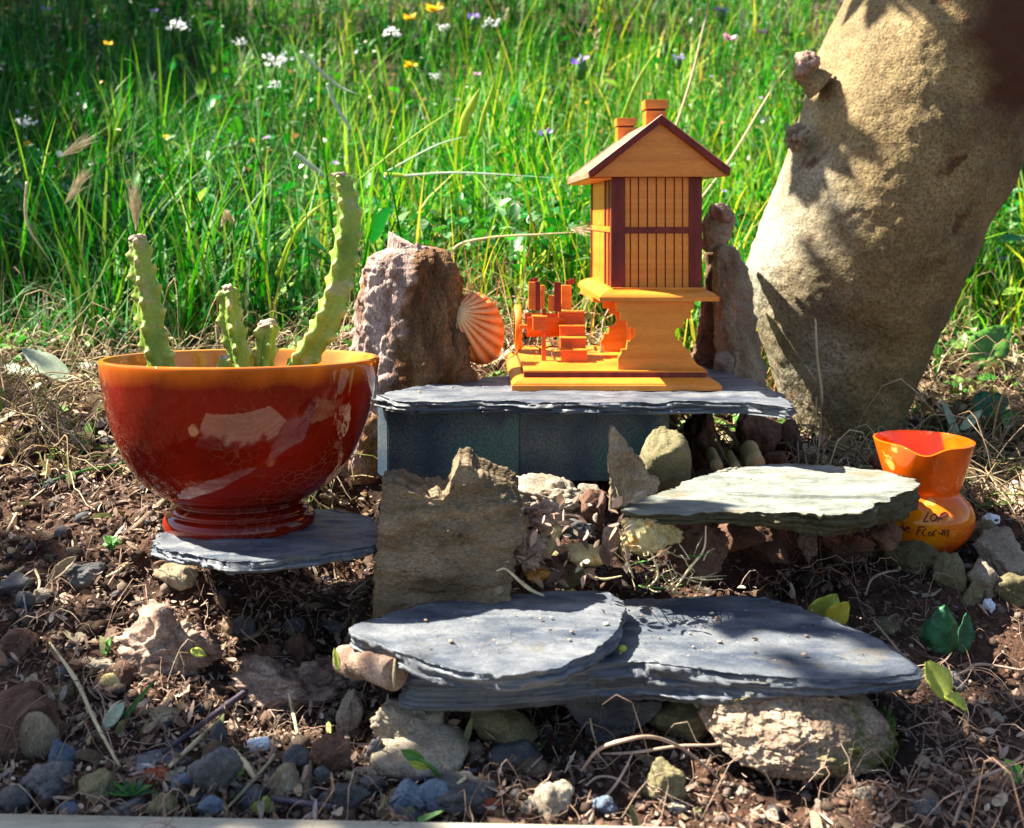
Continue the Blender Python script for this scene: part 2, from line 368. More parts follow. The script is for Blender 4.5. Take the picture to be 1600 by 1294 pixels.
def slab(name, px, z, thick, m, label, cat, tilt=0, **k):
    """Horizontal slab; outline given by where its top edge is seen on the plane z (below the eye)."""
    pts = [((a-CX)/F*(-z*F/(b-CY)), -z*F/(b-CY)) for a, b in px]
    V, Fl = slabV(pts, thick, **k)
    ym = V[:, 1].mean(); V[:, 2] += z+CZ-(V[:, 1]-ym)*tilt
    col = None
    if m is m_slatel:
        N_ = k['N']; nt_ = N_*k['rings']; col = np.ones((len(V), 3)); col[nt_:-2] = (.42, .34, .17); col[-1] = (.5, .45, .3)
    return tag(mk(name, V, Fl, m, col=col), label, cat)
def fslab(px, Y, thick, **k):
    """Upright slab; outline seen on the vertical plane at depth Y."""
    pts = [((a-CX)/F*Y, CZ-(b-CY)/F*Y) for a, b in px]
    V, Fl = slabV(pts, thick, **k)
    V = np.column_stack([V[:, 0], Y-V[:, 2], V[:, 1]]); return V, Fl
def loft(rows, seg=96, n=90, noise=.004, ns=30, seed=0, power=2.3, jag=None, oct=5):
    """rows: (py, xleft, xright, Y, depth ratio) -> closed surface with that outline."""
    r = np.array(rows, float); t = np.linspace(0, 1, n); s = np.linspace(0, 1, len(r))
    if len(r) > 3:
        cc = catmull(r, n)
    else: cc = np.stack([np.interp(t, s, r[:, i]) for i in range(5)], 1)
    a = np.linspace(0, 2*np.pi, seg, endpoint=False); V = []
    ca = np.sign(np.cos(a))*np.abs(np.cos(a))**(2/power); sa = np.sign(np.sin(a))*np.abs(np.sin(a))**(2/power)
    for py, xl, xr, Y, dr in cc:
        A = P(xl, py, Y); B = P(xr, py, Y); c = (A+B)/2; w_ = (B-A).length/2
        V.append(np.column_stack([c.x+w_*ca, c.y+w_*dr*sa, np.full(seg, c.z)]))
    V = np.array(V); C = V.mean(1, keepdims=True)
    d = V-C; d /= np.linalg.norm(d, axis=2)[..., None]+1e-9
    V = V+d*(noise*fbm(V*ns, oct, seed, .55))[..., None]
    if jag: V = jag(V, C)
    V = V.reshape(-1, 3); Fc = grid_faces(n, seg)
    k = len(V); V = np.vstack([V, V[:seg].mean(0), V[-seg:].mean(0)]); j = np.arange(seg); j2 = (j+1) % seg
    Fl = [tuple(f) for f in Fc.tolist()]+[(int(b), int(a_), k) for a_, b in zip(j, j2)]+[(int((n-1)*seg+a_), int((n-1)*seg+b), k+1) for a_, b in zip(j, j2)]
    return V, [f[::-1] for f in Fl]
def lathe(prof, n=128, c=(0, 0, 0), warp=None):
    p = np.array(prof, float); a = np.linspace(0, 2*np.pi, n, endpoint=False)
    V = np.stack([p[:, 0:1]*np.cos(a), p[:, 0:1]*np.sin(a), p[:, 1:2]+0*a], -1)
    if warp: V = warp(V, a)
    return V.reshape(-1, 3)+np.array(c), grid_faces(len(p), n)
def boxV(x0, x1, y0, y1, z0, z1, bev=0):
    bm = bmesh.new(); bmesh.ops.create_cube(bm, size=1)
    for v in bm.verts: v.co = ((x0+x1)/2+v.co.x*(x1-x0), (y0+y1)/2+v.co.y*(y1-y0), (z0+z1)/2+v.co.z*(z1-z0))
    if bev: bmesh.ops.bevel(bm, geom=list(bm.edges), offset=bev, segments=2, affect='EDGES', profile=.6)
    V = [v.co[:] for v in bm.verts]; Fc = [[v.index for v in f.verts] for f in bm.faces]; bm.free(); return np.array(V), Fc
def leafV(base, tip, width, up=(0, 0, 1), cup=.15, droop=0, shape='oval', n=9, m=5, seed=0):
    b = np.array(base); t = np.array(tip); ax = t-b; L_ = np.linalg.norm(ax); ax /= L_
    u = np.array(up, float); s = np.cross(ax, u); s /= np.linalg.norm(s)+1e-9; u = np.cross(s, ax)
    V = []
    for i in range(n):
        q = i/(n-1)
        if shape == 'oval': wd = math.sin(math.pi*min(1, q*.97+.03))**.8*(1-.25*q)
        elif shape == 'blade': wd = (1-q)**.6*min(1, q*6+.4)
        elif shape == 'heart': wd = max(0, math.sin(math.pi*min(1, q**.65*.98+.02)))**.75
        elif shape == 'lobed': wd = (.35+.65*abs(math.sin(q*math.pi*2.4+.3)))*math.sin(math.pi*min(1, q*.96+.03))**.5
        for j in range(m):
            e = (j/(m-1)*2-1)
            V.append(b+ax*L_*q+s*width/2*wd*e+u*(cup*width*abs(e)**1.5*wd-droop*L_*q*q)+u*width*.05*math.sin(q*17+e*5+seed))
    Fc = [(i*m+j, i*m+j+1, (i+1)*m+j+1, (i+1)*m+j) for i in range(n-1) for j in range(m-1)]
    return np.array(V), np.array(Fc)

# ================================================================== GROUND
def build_ground():
    xs = np.concatenate([np.linspace(-60, -3, 40)[:-1], np.linspace(-3, -.75, 60)[:-1], np.linspace(-.75, .75, 430), np.linspace(.75, 3, 60)[1:], np.linspace(3, 60, 40)[1:]])
    ys = np.concatenate([np.linspace(-8, .45, 30)[:-1], np.linspace(.45, 1.7, 380), np.linspace(1.7, 4, 160)[1:], np.linspace(4, 9, 60)[1:], np.linspace(9, 60, 40)[1:]])
    X, Y = np.meshgrid(xs, ys); Z = T(X, Y)
    V = np.stack([X, Y, Z], -1).reshape(-1, 3)
    Fc = grid_faces(len(ys), len(xs), wrap=False)
    o = mk('ground', V, Fc, m_soil, origin=(0, 0, 0)); tag(o, kind='structure')
build_ground()

# ================================================================== STANDING STONES, SLATES, TREE
V, Fl = slabV([((a-CX)/F*(.2*F/(b-CY)), .2*F/(b-CY)) for a, b in
    [(586, 617), (640, 606), (700, 597), (785, 588), (900, 572), (1080, 570), (1128, 580), (1190, 600), (1230, 622), (1245, 638), (1210, 632), (1150, 627), (1000, 629), (860, 630), (760, 625), (690, 627), (620, 629)]],
    .0125, N=420, layers=8, loff=.0028, edge=.003, seed=4)
V[:, 2] += CZ-.2
tag(mk('slate_slab', V, Fl, m_slate), 'long thin dark slate with jagged layered edge carrying the wooden mill', 'slate slab')
V, Fl = slabV([((a-CX)/F*(.335*F/(b-CY)), .335*F/(b-CY)) for a, b in
    [(541, 985), (560, 974), (600, 962), (650, 948), (700, 937), (770, 930), (850, 926), (920, 921), (952, 923), (973, 940), (976, 956), (966, 985), (940, 1010), (892, 1038), (830, 1053), (770, 1055), (700, 1045), (640, 1026), (590, 1003)]],
    .0125, N=420, layers=5, loff=.0022, edge=.0012, seed=8, relief=.0009)
V[:, 2] += CZ-.335
tag(mk('slate_slab', V, Fl, m_slate), 'rounded half-moon slate lying on top of the broad lowest slab', 'slate slab')
tf = lambda x, y: .0305-.019*sst(x, .13, .30)
slab('slate_slab', [(634, 1042), (640, 1005), (700, 965), (850, 945), (985, 938), (1080, 931), (1190, 931), (1240, 945), (1310, 972), (1370, 996), (1412, 1025), (1438, 1050), (1400, 1057), (1340, 1063), (1250, 1060), (1150, 1053), (1060, 1040), (985, 1033), (900, 1040), (760, 1050), (660, 1049)],
     -.352, .03, m_slate, 'broad lowest slate slab with thick blue layered front edge', 'slate slab', N=560, layers=9, loff=.0030, edge=.0014, seed=12, thickf=tf, under=-.002, relief=.0008)
tf = lambda x, y: .010+.014*sst(x, .16, .40)
def shelf_h(x, y): return .0032*sst(y-(1.043-.12*(x-.25)), 0, .003)*sst(x-.245+.9*(y-1.043), 0, .003)+.0012*np.sin(y*260+4*vn(np.stack([x*20, y*20, x*0], -1)))*sst(.99-y, -.02, .02)
slab('slate_slab', [(969, 797), (985, 785), (1040, 765), (1100, 750), (1130, 738), (1180, 733), (1240, 728), (1300, 733), (1380, 741), (1425, 751), (1441, 762), (1420, 773), (1375, 787), (1330, 806), (1270, 807), (1190, 800), (1110, 798), (1070, 804), (1010, 806)],
     -.27, .012, m_slatel, 'pale grey stone shelf with a raised flake, jutting right below the tree', 'stone shelf', N=420, layers=7, loff=.0035, edge=.0022, seed=16, thickf=tf, under=.006, hfun=shelf_h, rings=70)
slab('slate_slab', [(238, 848), (262, 830), (300, 795), (420, 782), (520, 788), (594, 808), (596, 848), (560, 866), (500, 876), (430, 884), (385, 890), (330, 882), (270, 868), (243, 857)],
     -.2946, .009, m_slate, 'small slate under the brown bowl, bright on its front left edge', 'slate slab', N=360, layers=5, loff=.003, edge=.002, seed=19, tilt=.05)
# the upright block
bt = thing('slate_block', P(810, 752, 1.19), 'dark blue-grey dressed slate block under the mill slab', 'stone block')
def prism(plan, z0, z1, bev=.0012):
    bm = bmesh.new(); vs = [bm.verts.new((x, y, z0)) for x, y in plan]; f = bm.faces.new(vs); r = bmesh.ops.extrude_face_region(bm, geom=[f])
    for v in r['geom']:
        if isinstance(v, bmesh.types.BMVert): v.co.z = z1
    bmesh.ops.recalc_face_normals(bm, faces=bm.faces)
    bmesh.ops.bevel(bm, geom=list(bm.edges), offset=bev, segments=2, affect='EDGES')
    V = [v.co[:] for v in bm.verts]; Fc = [[v.index for v in f.verts] for f in bm.faces]; bm.free(); return np.array(V), Fc
bx = lambda px, Y: (px-CX)/F*Y
V, Fl = prism([(bx(590, 1.225), 1.225), (bx(605, 1.19), 1.19), (bx(811.3, 1.19), 1.19), (bx(811.3, 1.19), 1.30), (bx(592, 1.25), 1.30)], .138, .2145); mk('block_piece', V, Fl, m_block, bt, smooth=False)
V, Fl = prism([(bx(812, 1.19), 1.1904), (bx(1030, 1.19), 1.1904), (bx(1046, 1.2), 1.2), (bx(1046, 1.2), 1.30), (bx(812, 1.19), 1.30)], .138, .2143); mk('block_piece', V, Fl, m_block, bt, smooth=False)
# weathered slab standing in front of the block
def knot(u, v):
    k0 = ((720-CX)/F*.955, CZ-(830-CY)/F*.955); d = np.sqrt((u-k0[0])**2+((v-k0[1])*.9)**2)
    k1 = ((640-CX)/F*.955, CZ-(780-CY)/F*.955); e = np.sqrt((u-k1[0])**2+(v-k1[1])**2)
    return .016*(1-np.clip(np.abs((u+.018)/.068), 0, 1)**2.2)+.004*fbm(np.stack([u*26, v*26, u*0], -1), 3, 66)+.0022*np.exp(-(d/.007)**2)*np.cos(d*1500)+.0016*np.exp(-(e/.02)**2)*np.cos(e*600)+.0015*vn(np.stack([u*30, v*200, u*0], -1), 5)*sst(k0[1]-v, -.01, .03)
V, Fl = fslab([(597, 757), (620, 752), (645, 760), (672, 770), (692, 772), (703, 760), (706, 738), (717, 722), (733, 723), (745, 735), (768, 745), (800, 764), (811, 795), (824, 828), (803, 868), (797, 932), (700, 950), (586, 968), (582, 900), (588, 820)], .955, .045, N=420, rings=70, edge=.0028, layers=6, loff=.002, hfun=knot, seed=23, relief=.0055, chaikin=0)
tag(mk('weathered_slab', V, Fl, m_plug), 'upright weathered olive-brown slab with a knot and a spiky sunlit top', 'slab')
# petrified wood stump at the back
def jag(V, C):
    d = V-C; q = fbm(np.stack([V[..., 0]*26, V[..., 1]*26, V[..., 2]*9], -1), 4, 61, .6)
    q2 = np.round(fbm(np.stack([V[..., 0]*22, V[..., 1]*22, V[..., 2]*12], -1)+5, 2, 77)*4)/4
    m = sst(V[..., 0], -.085, -.06)[..., None]
    q3 = 1-2*np.abs(fbm(np.stack([V[..., 0]*60, V[..., 1]*60, V[..., 2]*10], -1), 3, 33)); V = V+d*(q[..., None]*.13+m*(.20*q2[..., None]-.12+.11*q3[..., None])+.04*(1-m)*fbm(V*110, 3, 5)[..., None])
    n = V.shape[0]; top = np.linspace(1, 0, n)[:, None]; wgt = np.clip(1-np.arange(n)/14, 0, 1)[:, None]
    V[..., 2] += wgt*(.020*fbm(np.stack([V[..., 0]*17, V[..., 1]*17, V[..., 2]*2], -1), 2, 91)+.004*fbm(V*np.array([90, 90, 5]), 3, 88)+.008*np.abs(vn(np.stack([V[..., 0]*30, V[..., 1]*30, V[..., 2]*2], -1), 89))); return V
V, Fl = loft([(386, 606, 690, 1.33, .6), (390, 598, 696, 1.33, .65), (402, 577, 706, 1.33, .65), (430, 562, 716, 1.33, .65), (490, 556, 722, 1.33, .65), (560, 552, 730, 1.33, .65), (620, 550, 738, 1.33, .65), (700, 534, 690, 1.32, .6), (775, 517, 610, 1.31, .6), (810, 522, 590, 1.3, .6)], seg=220, n=200, noise=.003, ns=60, seed=31, jag=jag, power=3)
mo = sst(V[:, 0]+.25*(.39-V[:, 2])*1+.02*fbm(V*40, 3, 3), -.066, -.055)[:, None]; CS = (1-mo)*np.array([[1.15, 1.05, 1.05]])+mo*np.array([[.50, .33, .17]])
tag(mk('standing_stone', V, Fl, m_stump, col=CS), 'tall craggy pinkish-grey standing stone behind the scallop shell and bowl', 'stone')
# tree
tree = thing('tree', P(1310, 740, 1.55), 'smooth speckled grey tree trunk leaning right behind the orange jug', 'tree')
V, Fl = loft([(800, 1190, 1440, 1.56, .9), (745, 1228, 1402, 1.56, .9), (710, 1242, 1388, 1.55, .9), (680, 1238, 1398, 1.55, .9), (640, 1227, 1413, 1.55, .9), (590, 1211, 1428, 1.55, .9), (530, 1193, 1453, 1.55, .9), (470, 1178, 1480, 1.55, .9), (420, 1172, 1502, 1.55, .9), (360, 1191, 1530, 1.55, .9), (300, 1213, 1562, 1.55, .9), (240, 1236, 1588, 1.55, .9), (170, 1257, 1612, 1.55, .9), (80, 1290, 1650, 1.55, .9), (0, 1325, 1690, 1.56, .9), (-200, 1400, 1790, 1.58, .9), (-600, 1540, 1950, 1.6, .9), (-1200, 1750, 2130, 1.65, .9)],
             seg=256, n=300, noise=.0045, ns=9, seed=37, power=2.0)
NB = fbm(V*16, 3, 46)
nn = fbm(V*120, 3, 41)+1.5*NB; C0 = np.array([V[:, 0].mean(), 1.55, 0]); V[:, 1] -= .0011*nn; V[:, 0] += .0015*fbm(V*70, 3, 42)
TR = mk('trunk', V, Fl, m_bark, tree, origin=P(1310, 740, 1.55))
V, Fl = rockV(P(1256, 98, 1.50), (.034, .04, .052), 5, sub=4, planes=7, rough=.22, rot=(0, .35, 0)); mk('branch_stub', V, Fl, m_pinkroot, tree)
mtube('branch_stub', [P(1282, 135, 1.5), P(1262, 118, 1.50), P(1254, 100, 1.49)], [.024, .016, .012], m_bark, tree, seg=20, jit=.15)
V, Fl = rockV(P(1244, 213, 1.5), (.026, .04, .034), 6, sub=4, planes=6, rough=.35, fr=3.5); mk('branch_stub', V, Fl, m_drift, tree)
mtube('vine', [P(1274, 498, 1.385), P(1277, 560, 1.385), P(1284, 620, 1.395), P(1281, 680, 1.40), P(1277, 728, 1.37)], [.0012, .0018, .0016, .0014], m_straw, tree, n=40)

# ================================================================== DRIFTWOOD BEHIND THE MILL
def log(name, rows, m, label, cat='log', seed=0, **k):
    V, Fl = loft(rows, seg=90, n=110, power=3.2, jag=lambda V, C: V+(V-C)*(.16*(1-2*np.abs(fbm(np.stack([V[..., 0]*50, V[..., 1]*50, V[..., 2]*9], -1), 3, seed)))+.10*fbm(V*140, 3, seed))[..., None], noise=k.pop('noise', .004)*.5, ns=45, seed=seed, **k); return tag(mk(name, V, Fl, m), label, cat)
log('driftwood', [(384, 1118, 1140, 1.46, .8), (392, 1112, 1150, 1.46, .8), (430, 1114, 1168, 1.46, .8), (480, 1120, 1176, 1.45, .8), (540, 1128, 1183, 1.44, .8), (600, 1136, 1196, 1.43, .8), (640, 1145, 1200, 1.43, .8)], m_drift, 'thick leaning driftwood log between the mill house and the tree trunk', seed=3, noise=.006)
log('driftwood', [(318, 1118, 1128, 1.47, .8), (330, 1108, 1140, 1.47, .8), (350, 1098, 1142, 1.47, .8), (378, 1098, 1134, 1.47, .8), (394, 1104, 1124, 1.47, .8)], m_drift, 'short knotted driftwood stub with a bleached top, right of the mill wall', seed=4, noise=.006)
V, Fl = rockV(P(1127, 333, 1.455), (.030, .024, .026), 9, sub=4, planes=6, rough=.18, rot=(0, .6, 0)); tag(mk('driftwood_tip', V, Fl, m_pinkroot), 'bleached white broken tip perched on the driftwood stub', 'wood chip')
log('driftwood', [(395, 1100, 1122, 1.52, .8), (470, 1098, 1126, 1.5, .8), (540, 1086, 1122, 1.49, .8), (600, 1080, 1118, 1.47, .8), (640, 1080, 1120, 1.46, .8)], m_darkroot, 'dark reddish driftwood post directly behind the mill pillar', seed=5, noise=.006)
stone(1130, 575, 34, 46, m_rock, 'small tan stone wedged at the foot of the driftwood', 11, Y=1.40, name='stone')

# ================================================================== BOWL AND CACTUS
m_bowl = custom_glaze('bowl_glaze', (.215, .008, .001), (.72, .17, .008), .154, .176, (.42, .17, .08), .705)
m_bowl_in = custom_glaze('bowl_inner_glaze', (.62, .21, .035), (.66, .24, .04), .0, .02, (.55, .35, .2), .70)
BX, BY, BZ = (375-CX)/F*1.05, 1.05, .1275
bowl = thing('bowl', (BX, BY, BZ), 'large footed brown glazed bowl with orange rim, holding the spiky cactus', 'bowl')
outp = [(.058, 0), (.069, .0), (.0715, .004), (.0722, .010), (.070, .015), (.0655, .018), (.066, .0205), (.063, .0235), (.0585, .0255), (.061, .0285), (.071, .0335), (.083, .041), (.095, .051), (.106, .066), (.114, .082), (.1195, .096), (.1245, .113), (.1285, .130), (.1318, .150), (.1332, .160), (.1328, .1632), (.1305, .1640)]
V, Fc = lathe([tuple(q) for q in catmull([(a, b, 0) for a, b in outp], 110)[:, :2]], 200, (BX, BY, BZ)); Fc = Fc[:, ::-1] if False else Fc
mk('outer_wall', V, Fc, m_bowl, bowl, origin=(BX, BY, BZ))
inp = [(.1305, .1640), (.1282, .1630), (.1270, .158), (.1250, .145), (.121, .128), (.112, .105), (.10, .085)]
V, Fc = lathe([tuple(q) for q in catmull([(a, b, 0) for a, b in inp], 40)[:, :2]], 200, (BX, BY, BZ))
mk('inner_wall', V, Fc, m_bowl_in, bowl, origin=(BX, BY, BZ))
rr = np.linspace(0, .1235, 40); V, Fc = lathe([(a, .136) for a in rr[::-1]], 120, (BX, BY, BZ)); V[:, 2] += .005*fbm(V*60, 4, 9)
mk('soil_fill', V, Fc, m_pot, bowl)
bowl.rotation_euler = (-R(3.5), 0, 0)
m_cact = mat('cactus_skin', (.15, .26, .025), (.30, .43, .06), 30, .5, .2, 300, .3, 300, .001, .45, c3=(.34, .36, .14), c3t=.60, c3s=55, trans=.12, vc=True)
m_cscar = mat('cactus_scar', (.34, .24, .17), (.50, .40, .32), 90, .8, .4, 500, .8, 400, .001, .2)
plant = thing('cactus', (BX, BY, BZ+.14), 'green toothed cactus with five bare stems growing in the brown bowl', 'cactus')
def stem(pxs, Y, hw, seed, ribs=4, n=150, seg=48):
    pts = [P(a, b, Y) for a, b in pxs]; c = catmull(pts, n); t = np.gradient(c, axis=0); t /= np.linalg.norm(t, axis=1)[:, None]
    s = np.linspace(0, 1, n); r = np.interp(s, np.linspace(0, 1, len(hw)), hw)*Y/F
    L_ = np.linalg.norm(np.diff(c, axis=0), axis=1).sum(); ls = s*L_
    u = np.cross(t, np.array([0, -1, 0.])); u /= np.linalg.norm(u, axis=1)[:, None]; v = np.cross(t, u)
    a = np.linspace(0, 2*np.pi, seg, endpoint=False); V = []; TC = []
    for i in range(n):
        ph = .5+seed*.3+s[i]*.5
        x = ((a-ph)*ribs/(2*np.pi)); k = np.round(x).astype(int); rib = np.abs(np.cos(np.pi*x))**1.6
        per = .019; tt = (ls[i]/per+(k % 2)*.5+.15*np.sin(k*5+seed)) % 1
        tooth = np.clip(1-np.abs(tt-.5)/.34, 0, 1)**1.3*np.abs(np.cos(np.pi*x))**7
        rad = r[i]*(.64+.30*rib+.42*tooth); TC.append(np.clip(tooth*1.5-.35, 0, 1))
        if i > n-4: rad = rad*(.95-.12*(i-n+4))
        dr = tooth*r[i]*.18
        V.append(c[i]+u[i]*(rad*np.cos(a))[:, None]+v[i]*(rad*np.sin(a))[:, None]+t[i]*dr[:, None])
    V = np.array(V); V = V+(fbm(V*200, 3, seed)*.0004)[..., None]; V = V.reshape(-1, 3)
    Fc = grid_faces(n, seg).tolist(); k = len(V); V = np.vstack([V, c[-1]+t[-1]*.0]); Fc = [tuple(f) for f in Fc]+[((n-1)*seg+j, (n-1)*seg+(j+1) % seg, k) for j in range(seg)]
    tc_ = np.r_[np.array(TC).ravel(), 0][:, None]; st_ = mk('stem', V, Fc, m_cact, plant, col=(1-tc_)*np.array([[1, 1, 1]])+tc_*np.array([[2.3, 1.55, 3.5]]))
    V2, F2 = rockV(c[-1]+t[-1]*r[-1]*.05, (r[-1]*1.5, r[-1]*1.5, r[-1]*.9), seed, sub=3, planes=5, rough=.35, fr=4); mk('scar', V2, F2, m_cscar, st_)
stem([(445, 612), (455, 590), (480, 555), (510, 505), (528, 450), (540, 390), (545, 340), (538, 300), (533, 274)], 1.05, [17, 20, 23, 24, 22, 22, 21, 18, 15], 1)
stem([(262, 605), (256, 580), (240, 530), (232, 470), (222, 420), (215, 372)], 1.05, [20, 24, 23, 21, 19, 15], 2)
stem([(380, 608), (378, 580), (370, 540), (360, 500), (356, 452)], 1.05, [17, 18, 18, 17, 14], 3)
stem([(410, 610), (412, 580), (414, 545), (418, 508)], 1.06, [17, 17, 17, 17], 4)
stem([(350, 608), (352, 582), (350, 560)], 1.03, [13, 14, 11], 5)

# ================================================================== ORANGE JUG
m_jug = custom_glaze('jug_glaze', (.72, .27, .004), (.82, .12, .004), .055, .07, (.85, .36, .08), .66, alt=(.50, .06, .003))  # red alt tone paints reflected shadow patches into the belly glaze
JX, JY, JZ = (1443-CX)/F*1.15, 1.15, CZ-(857-CY)/F*1.15
jug = thing('jug', (JX, JY, JZ), 'small orange glazed jug with pinched pouring lip and handwriting on its round belly', 'jug')
jp = catmull([(.020, 0.0008, 0), (.028, 0, 0), (.0295, .002, 0), (.037, .009, 0), (.0458, .020, 0), (.0503, .034, 0), (.0475, .047, 0), (.040, .056, 0), (.0352, .0605, 0), (.0348, .0635, 0), (.0372, .069, 0), (.0412, .082, 0), (.0462, .100, 0), (.0498, .1135, 0), (.0500, .1150, 0), (.0488, .1155, 0), (.0474, .1140, 0), (.0435, .098, 0), (.0385, .080, 0), (.033, .066, 0), (.028, .062, 0), (.0005, .061, 0)], 150)[:, :2]
PH = math.atan2(-.93, -.36)
def spout(V, a):
    d = (a-PH+np.pi) % (2*np.pi)-np.pi; g = np.exp(-(d/.26)**2)-.22*np.exp(-((np.abs(d)-.62)/.25)**2)
    h = np.clip((V[..., 2]-.085)/.03, 0, 1)**1.4
    f = 1+g[None, :]*h*.16; V[..., 0] *= f; V[..., 1] *= f; V[..., 2] -= h*np.exp(-(d/.30)**2)[None, :]*.006; return V
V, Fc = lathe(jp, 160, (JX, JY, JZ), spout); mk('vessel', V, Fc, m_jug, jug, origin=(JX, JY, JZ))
def on_jug(px, py):
    y = JY-.045
    for _ in range(8):
        p = P(px, py, y); h = p.z-JZ; r = np.interp(h, jp[:60, 1], jp[:60, 0]) if 0 < h < .056 else .03
        y = JY-math.sqrt(max(r*r-(p.x-JX)**2, 1e-8))
    q = P(px, py, y); d = Vector((q.x-JX, q.y-JY, 0)).normalized(); return q+d*.0004
def cr(x, y): return (1370+x/9.956, 740+y/9.956)
STR = [[(810, 600), (770, 670), (735, 742), (805, 745)], [(905, 625), (850, 660), (845, 720), (890, 735), (935, 690), (915, 630), (890, 625)], [(985, 625), (965, 690), (945, 750)], [(985, 630), (1040, 605), (1088, 612), (1060, 650), (990, 680), (960, 690), (1030, 715)],
       [(400, 835), (350, 830), (335, 860), (365, 885), (410, 870)], [(412, 765), (415, 840), (425, 900)], [(450, 868), (500, 862), (520, 850), (490, 832), (455, 850), (450, 890), (480, 910), (520, 905)],
       [(665, 835), (645, 890), (622, 950)], [(645, 832), (700, 828), (752, 832)], [(645, 885), (700, 880)], [(775, 860), (735, 880), (715, 920), (725, 960), (760, 968)], [(830, 905), (805, 925), (815, 960), (845, 965), (858, 935), (835, 905)], [(882, 890), (888, 935), (885, 975)], [(880, 905), (905, 890), (940, 885)],
       [(955, 925), (975, 920), (1000, 945)], [(1010, 885), (1035, 880), (1030, 915), (1015, 935), (1020, 960)], [(1068, 870), (1060, 915), (1058, 960)], [(1095, 885), (1120, 880), (1110, 920), (1100, 960), (1098, 985)],
       [(600, 1035), (595, 1070), (592, 1110)], [(592, 1090), (615, 1085), (640, 1110)]]
parts = [tube([on_jug(*cr(*q)) for q in s_], [.00055, .0007, .00055], n=18, seg=6) for s_ in STR]
V, Fc = join(parts); mk('handwriting', V, quads_to_py(Fc), m_ink, jug)

# ================================================================== SCALLOP SHELL
def shell():
    m = mat('shell', (.78, .17, .02), (.84, .27, .045), 25, .5, .25, 500, .3, 500, .0006, .4, vc=True)
    Y = 1.33; c = np.array([747, 513.]); hz = np.array([712, 484.]); nr, na = 60, 300
    V, Cc = [], []
    u = np.array([-.55, -.83])
    for i in range(nr):
        q = (i/(nr-1))
        for j in range(na):
            a = 2*np.pi*j/na
            # unit disc with hinge pole
            e = np.array([38*np.cos(a), 55*np.sin(a)]); cs, sn = math.cos(-.22), math.sin(-.22); e = np.array([e[0]*cs-e[1]*sn, e[0]*sn+e[1]*cs])
            bpt = c+e*(1+.012*np.cos(a*30)); p = hz+(bpt-hz)*q
            rel = p-c; rel = np.array([rel[0]*cs+rel[1]*sn, -rel[0]*sn+rel[1]*cs])/np.array([38, 55]); rr_ = min(1, np.hypot(*rel))
            dome = math.sqrt(max(0, 1-rr_**2.3))*.030
            d = bpt-hz; th = math.atan2(d[1], d[0]); rib = math.cos(th*30)
            amp = min(1, q*2.2)*(.0017 if np.hypot(*d) > 22 else .0)
            w_ = P(p[0], p[1], Y); V.append((w_.x, w_.y-dome-amp*rib, w_.z))
            g = .5+.5*rib; band = .5+.5*math.sin(q*21+rr_*4)
            base = np.array([1.05, .95, .9])*(1-.0*q); wht = np.array([1.1, 3.2, 12.]); f = max(0, g-.45)*1.2*(1-q*.8)+.22*band*max(0, 1-q)
            dk = .62+.38*g; Cc.append((base*(1-f)+wht*f)*dk)
    return mk('scallop_shell', np.array(V), grid_faces(nr, na), m, col=np.array(Cc))
sh = shell(); md = sh.modifiers.new('thickness', 'SOLIDIFY'); md.thickness = .0016; md.offset = 1
tag(sh, 'orange and white ribbed scallop shell leaning against the standing stone', 'shell')

# ================================================================== WOODEN MILL
U = 1.232/F
Yd = lambda d: 1.232+d*U
mill = thing('miniature_mill', P(964, 611, Yd(186)), 'honey and red wood miniature mill house standing on a stepped pillar', 'model mill')
def bp(name, x0, x1, yt, yb, d0, d1, m, parent=None, bev=.0004, dref=None):
    Y = Yd(d0 if dref is None else dref); A = P(x0, yt, Y); B = P(x1, yb, Y)
    V, Fl = boxV(A.x, B.x, Yd(d0), Yd(d1), B.z, A.z, bev); return mk(name, V, Fl, m, parent or mill, smooth=False)
def stack(name, x0, x1, d0, d1, prof, m, dref, parent=None):
    """prof: (py, inset px) rings from bottom to top"""
    V = []
    for py, ins in prof:
        A = P(x0+ins, py, Yd(dref)); B = P(x1-ins, py, Yd(dref)); ya, yb = Yd(d0+ins), Yd(d1-ins)
        V += [(A.x, ya, A.z), (B.x, ya, A.z), (B.x, yb, A.z), (A.x, yb, A.z)]
    n = len(prof); Fl = [tuple(f) for f in grid_faces(n, 4).tolist()]+[(3, 2, 1, 0), tuple(range(4*n-4, 4*n))]
    return mk(name, V, Fl, m, parent or mill, smooth=False)
stack('base_board', 800, 1128, 0, 368, [(611, 0), (610.6, 0), (603, 0), (602.5, .5)], m_wood, 0)
stack('base_moulding', 800, 1128, 0, 368, [(602.5, 2), (600, 3), (597, 7), (595, 12), (593, 17)], m_wood, 0)
stack('base_step', 820, 1108, 20, 350, [(593.5, 0), (585, 0)], m_red_w, 0)
stack('base_top', 820, 1108, 20, 350, [(585, 0), (582.5, 0), (582, .6)], m_wood, 0)
PIL = [(962.9, 471), (962.9, 487.5), (969.6, 487.5), (969.6, 501.6), (980, 501.6), (981, 511.5), (986, 511), (990.5, 514), (993, 519), (993, 525), (990, 530.5), (985, 533), (980.5, 533.5), (979, 546), (971, 546), (971, 552), (965.7, 560), (965.7, 583),
       (1107, 583), (1101, 576), (1090, 570), (1079.5, 557), (1077.5, 548), (1067.5, 541), (1066, 534), (1060, 532), (1055, 527), (1053.5, 521), (1056, 515), (1061, 511.5), (1068, 511), (1069.4, 499), (1079.5, 497.8), (1079.5, 484), (1084, 482), (1085.5, 471)]
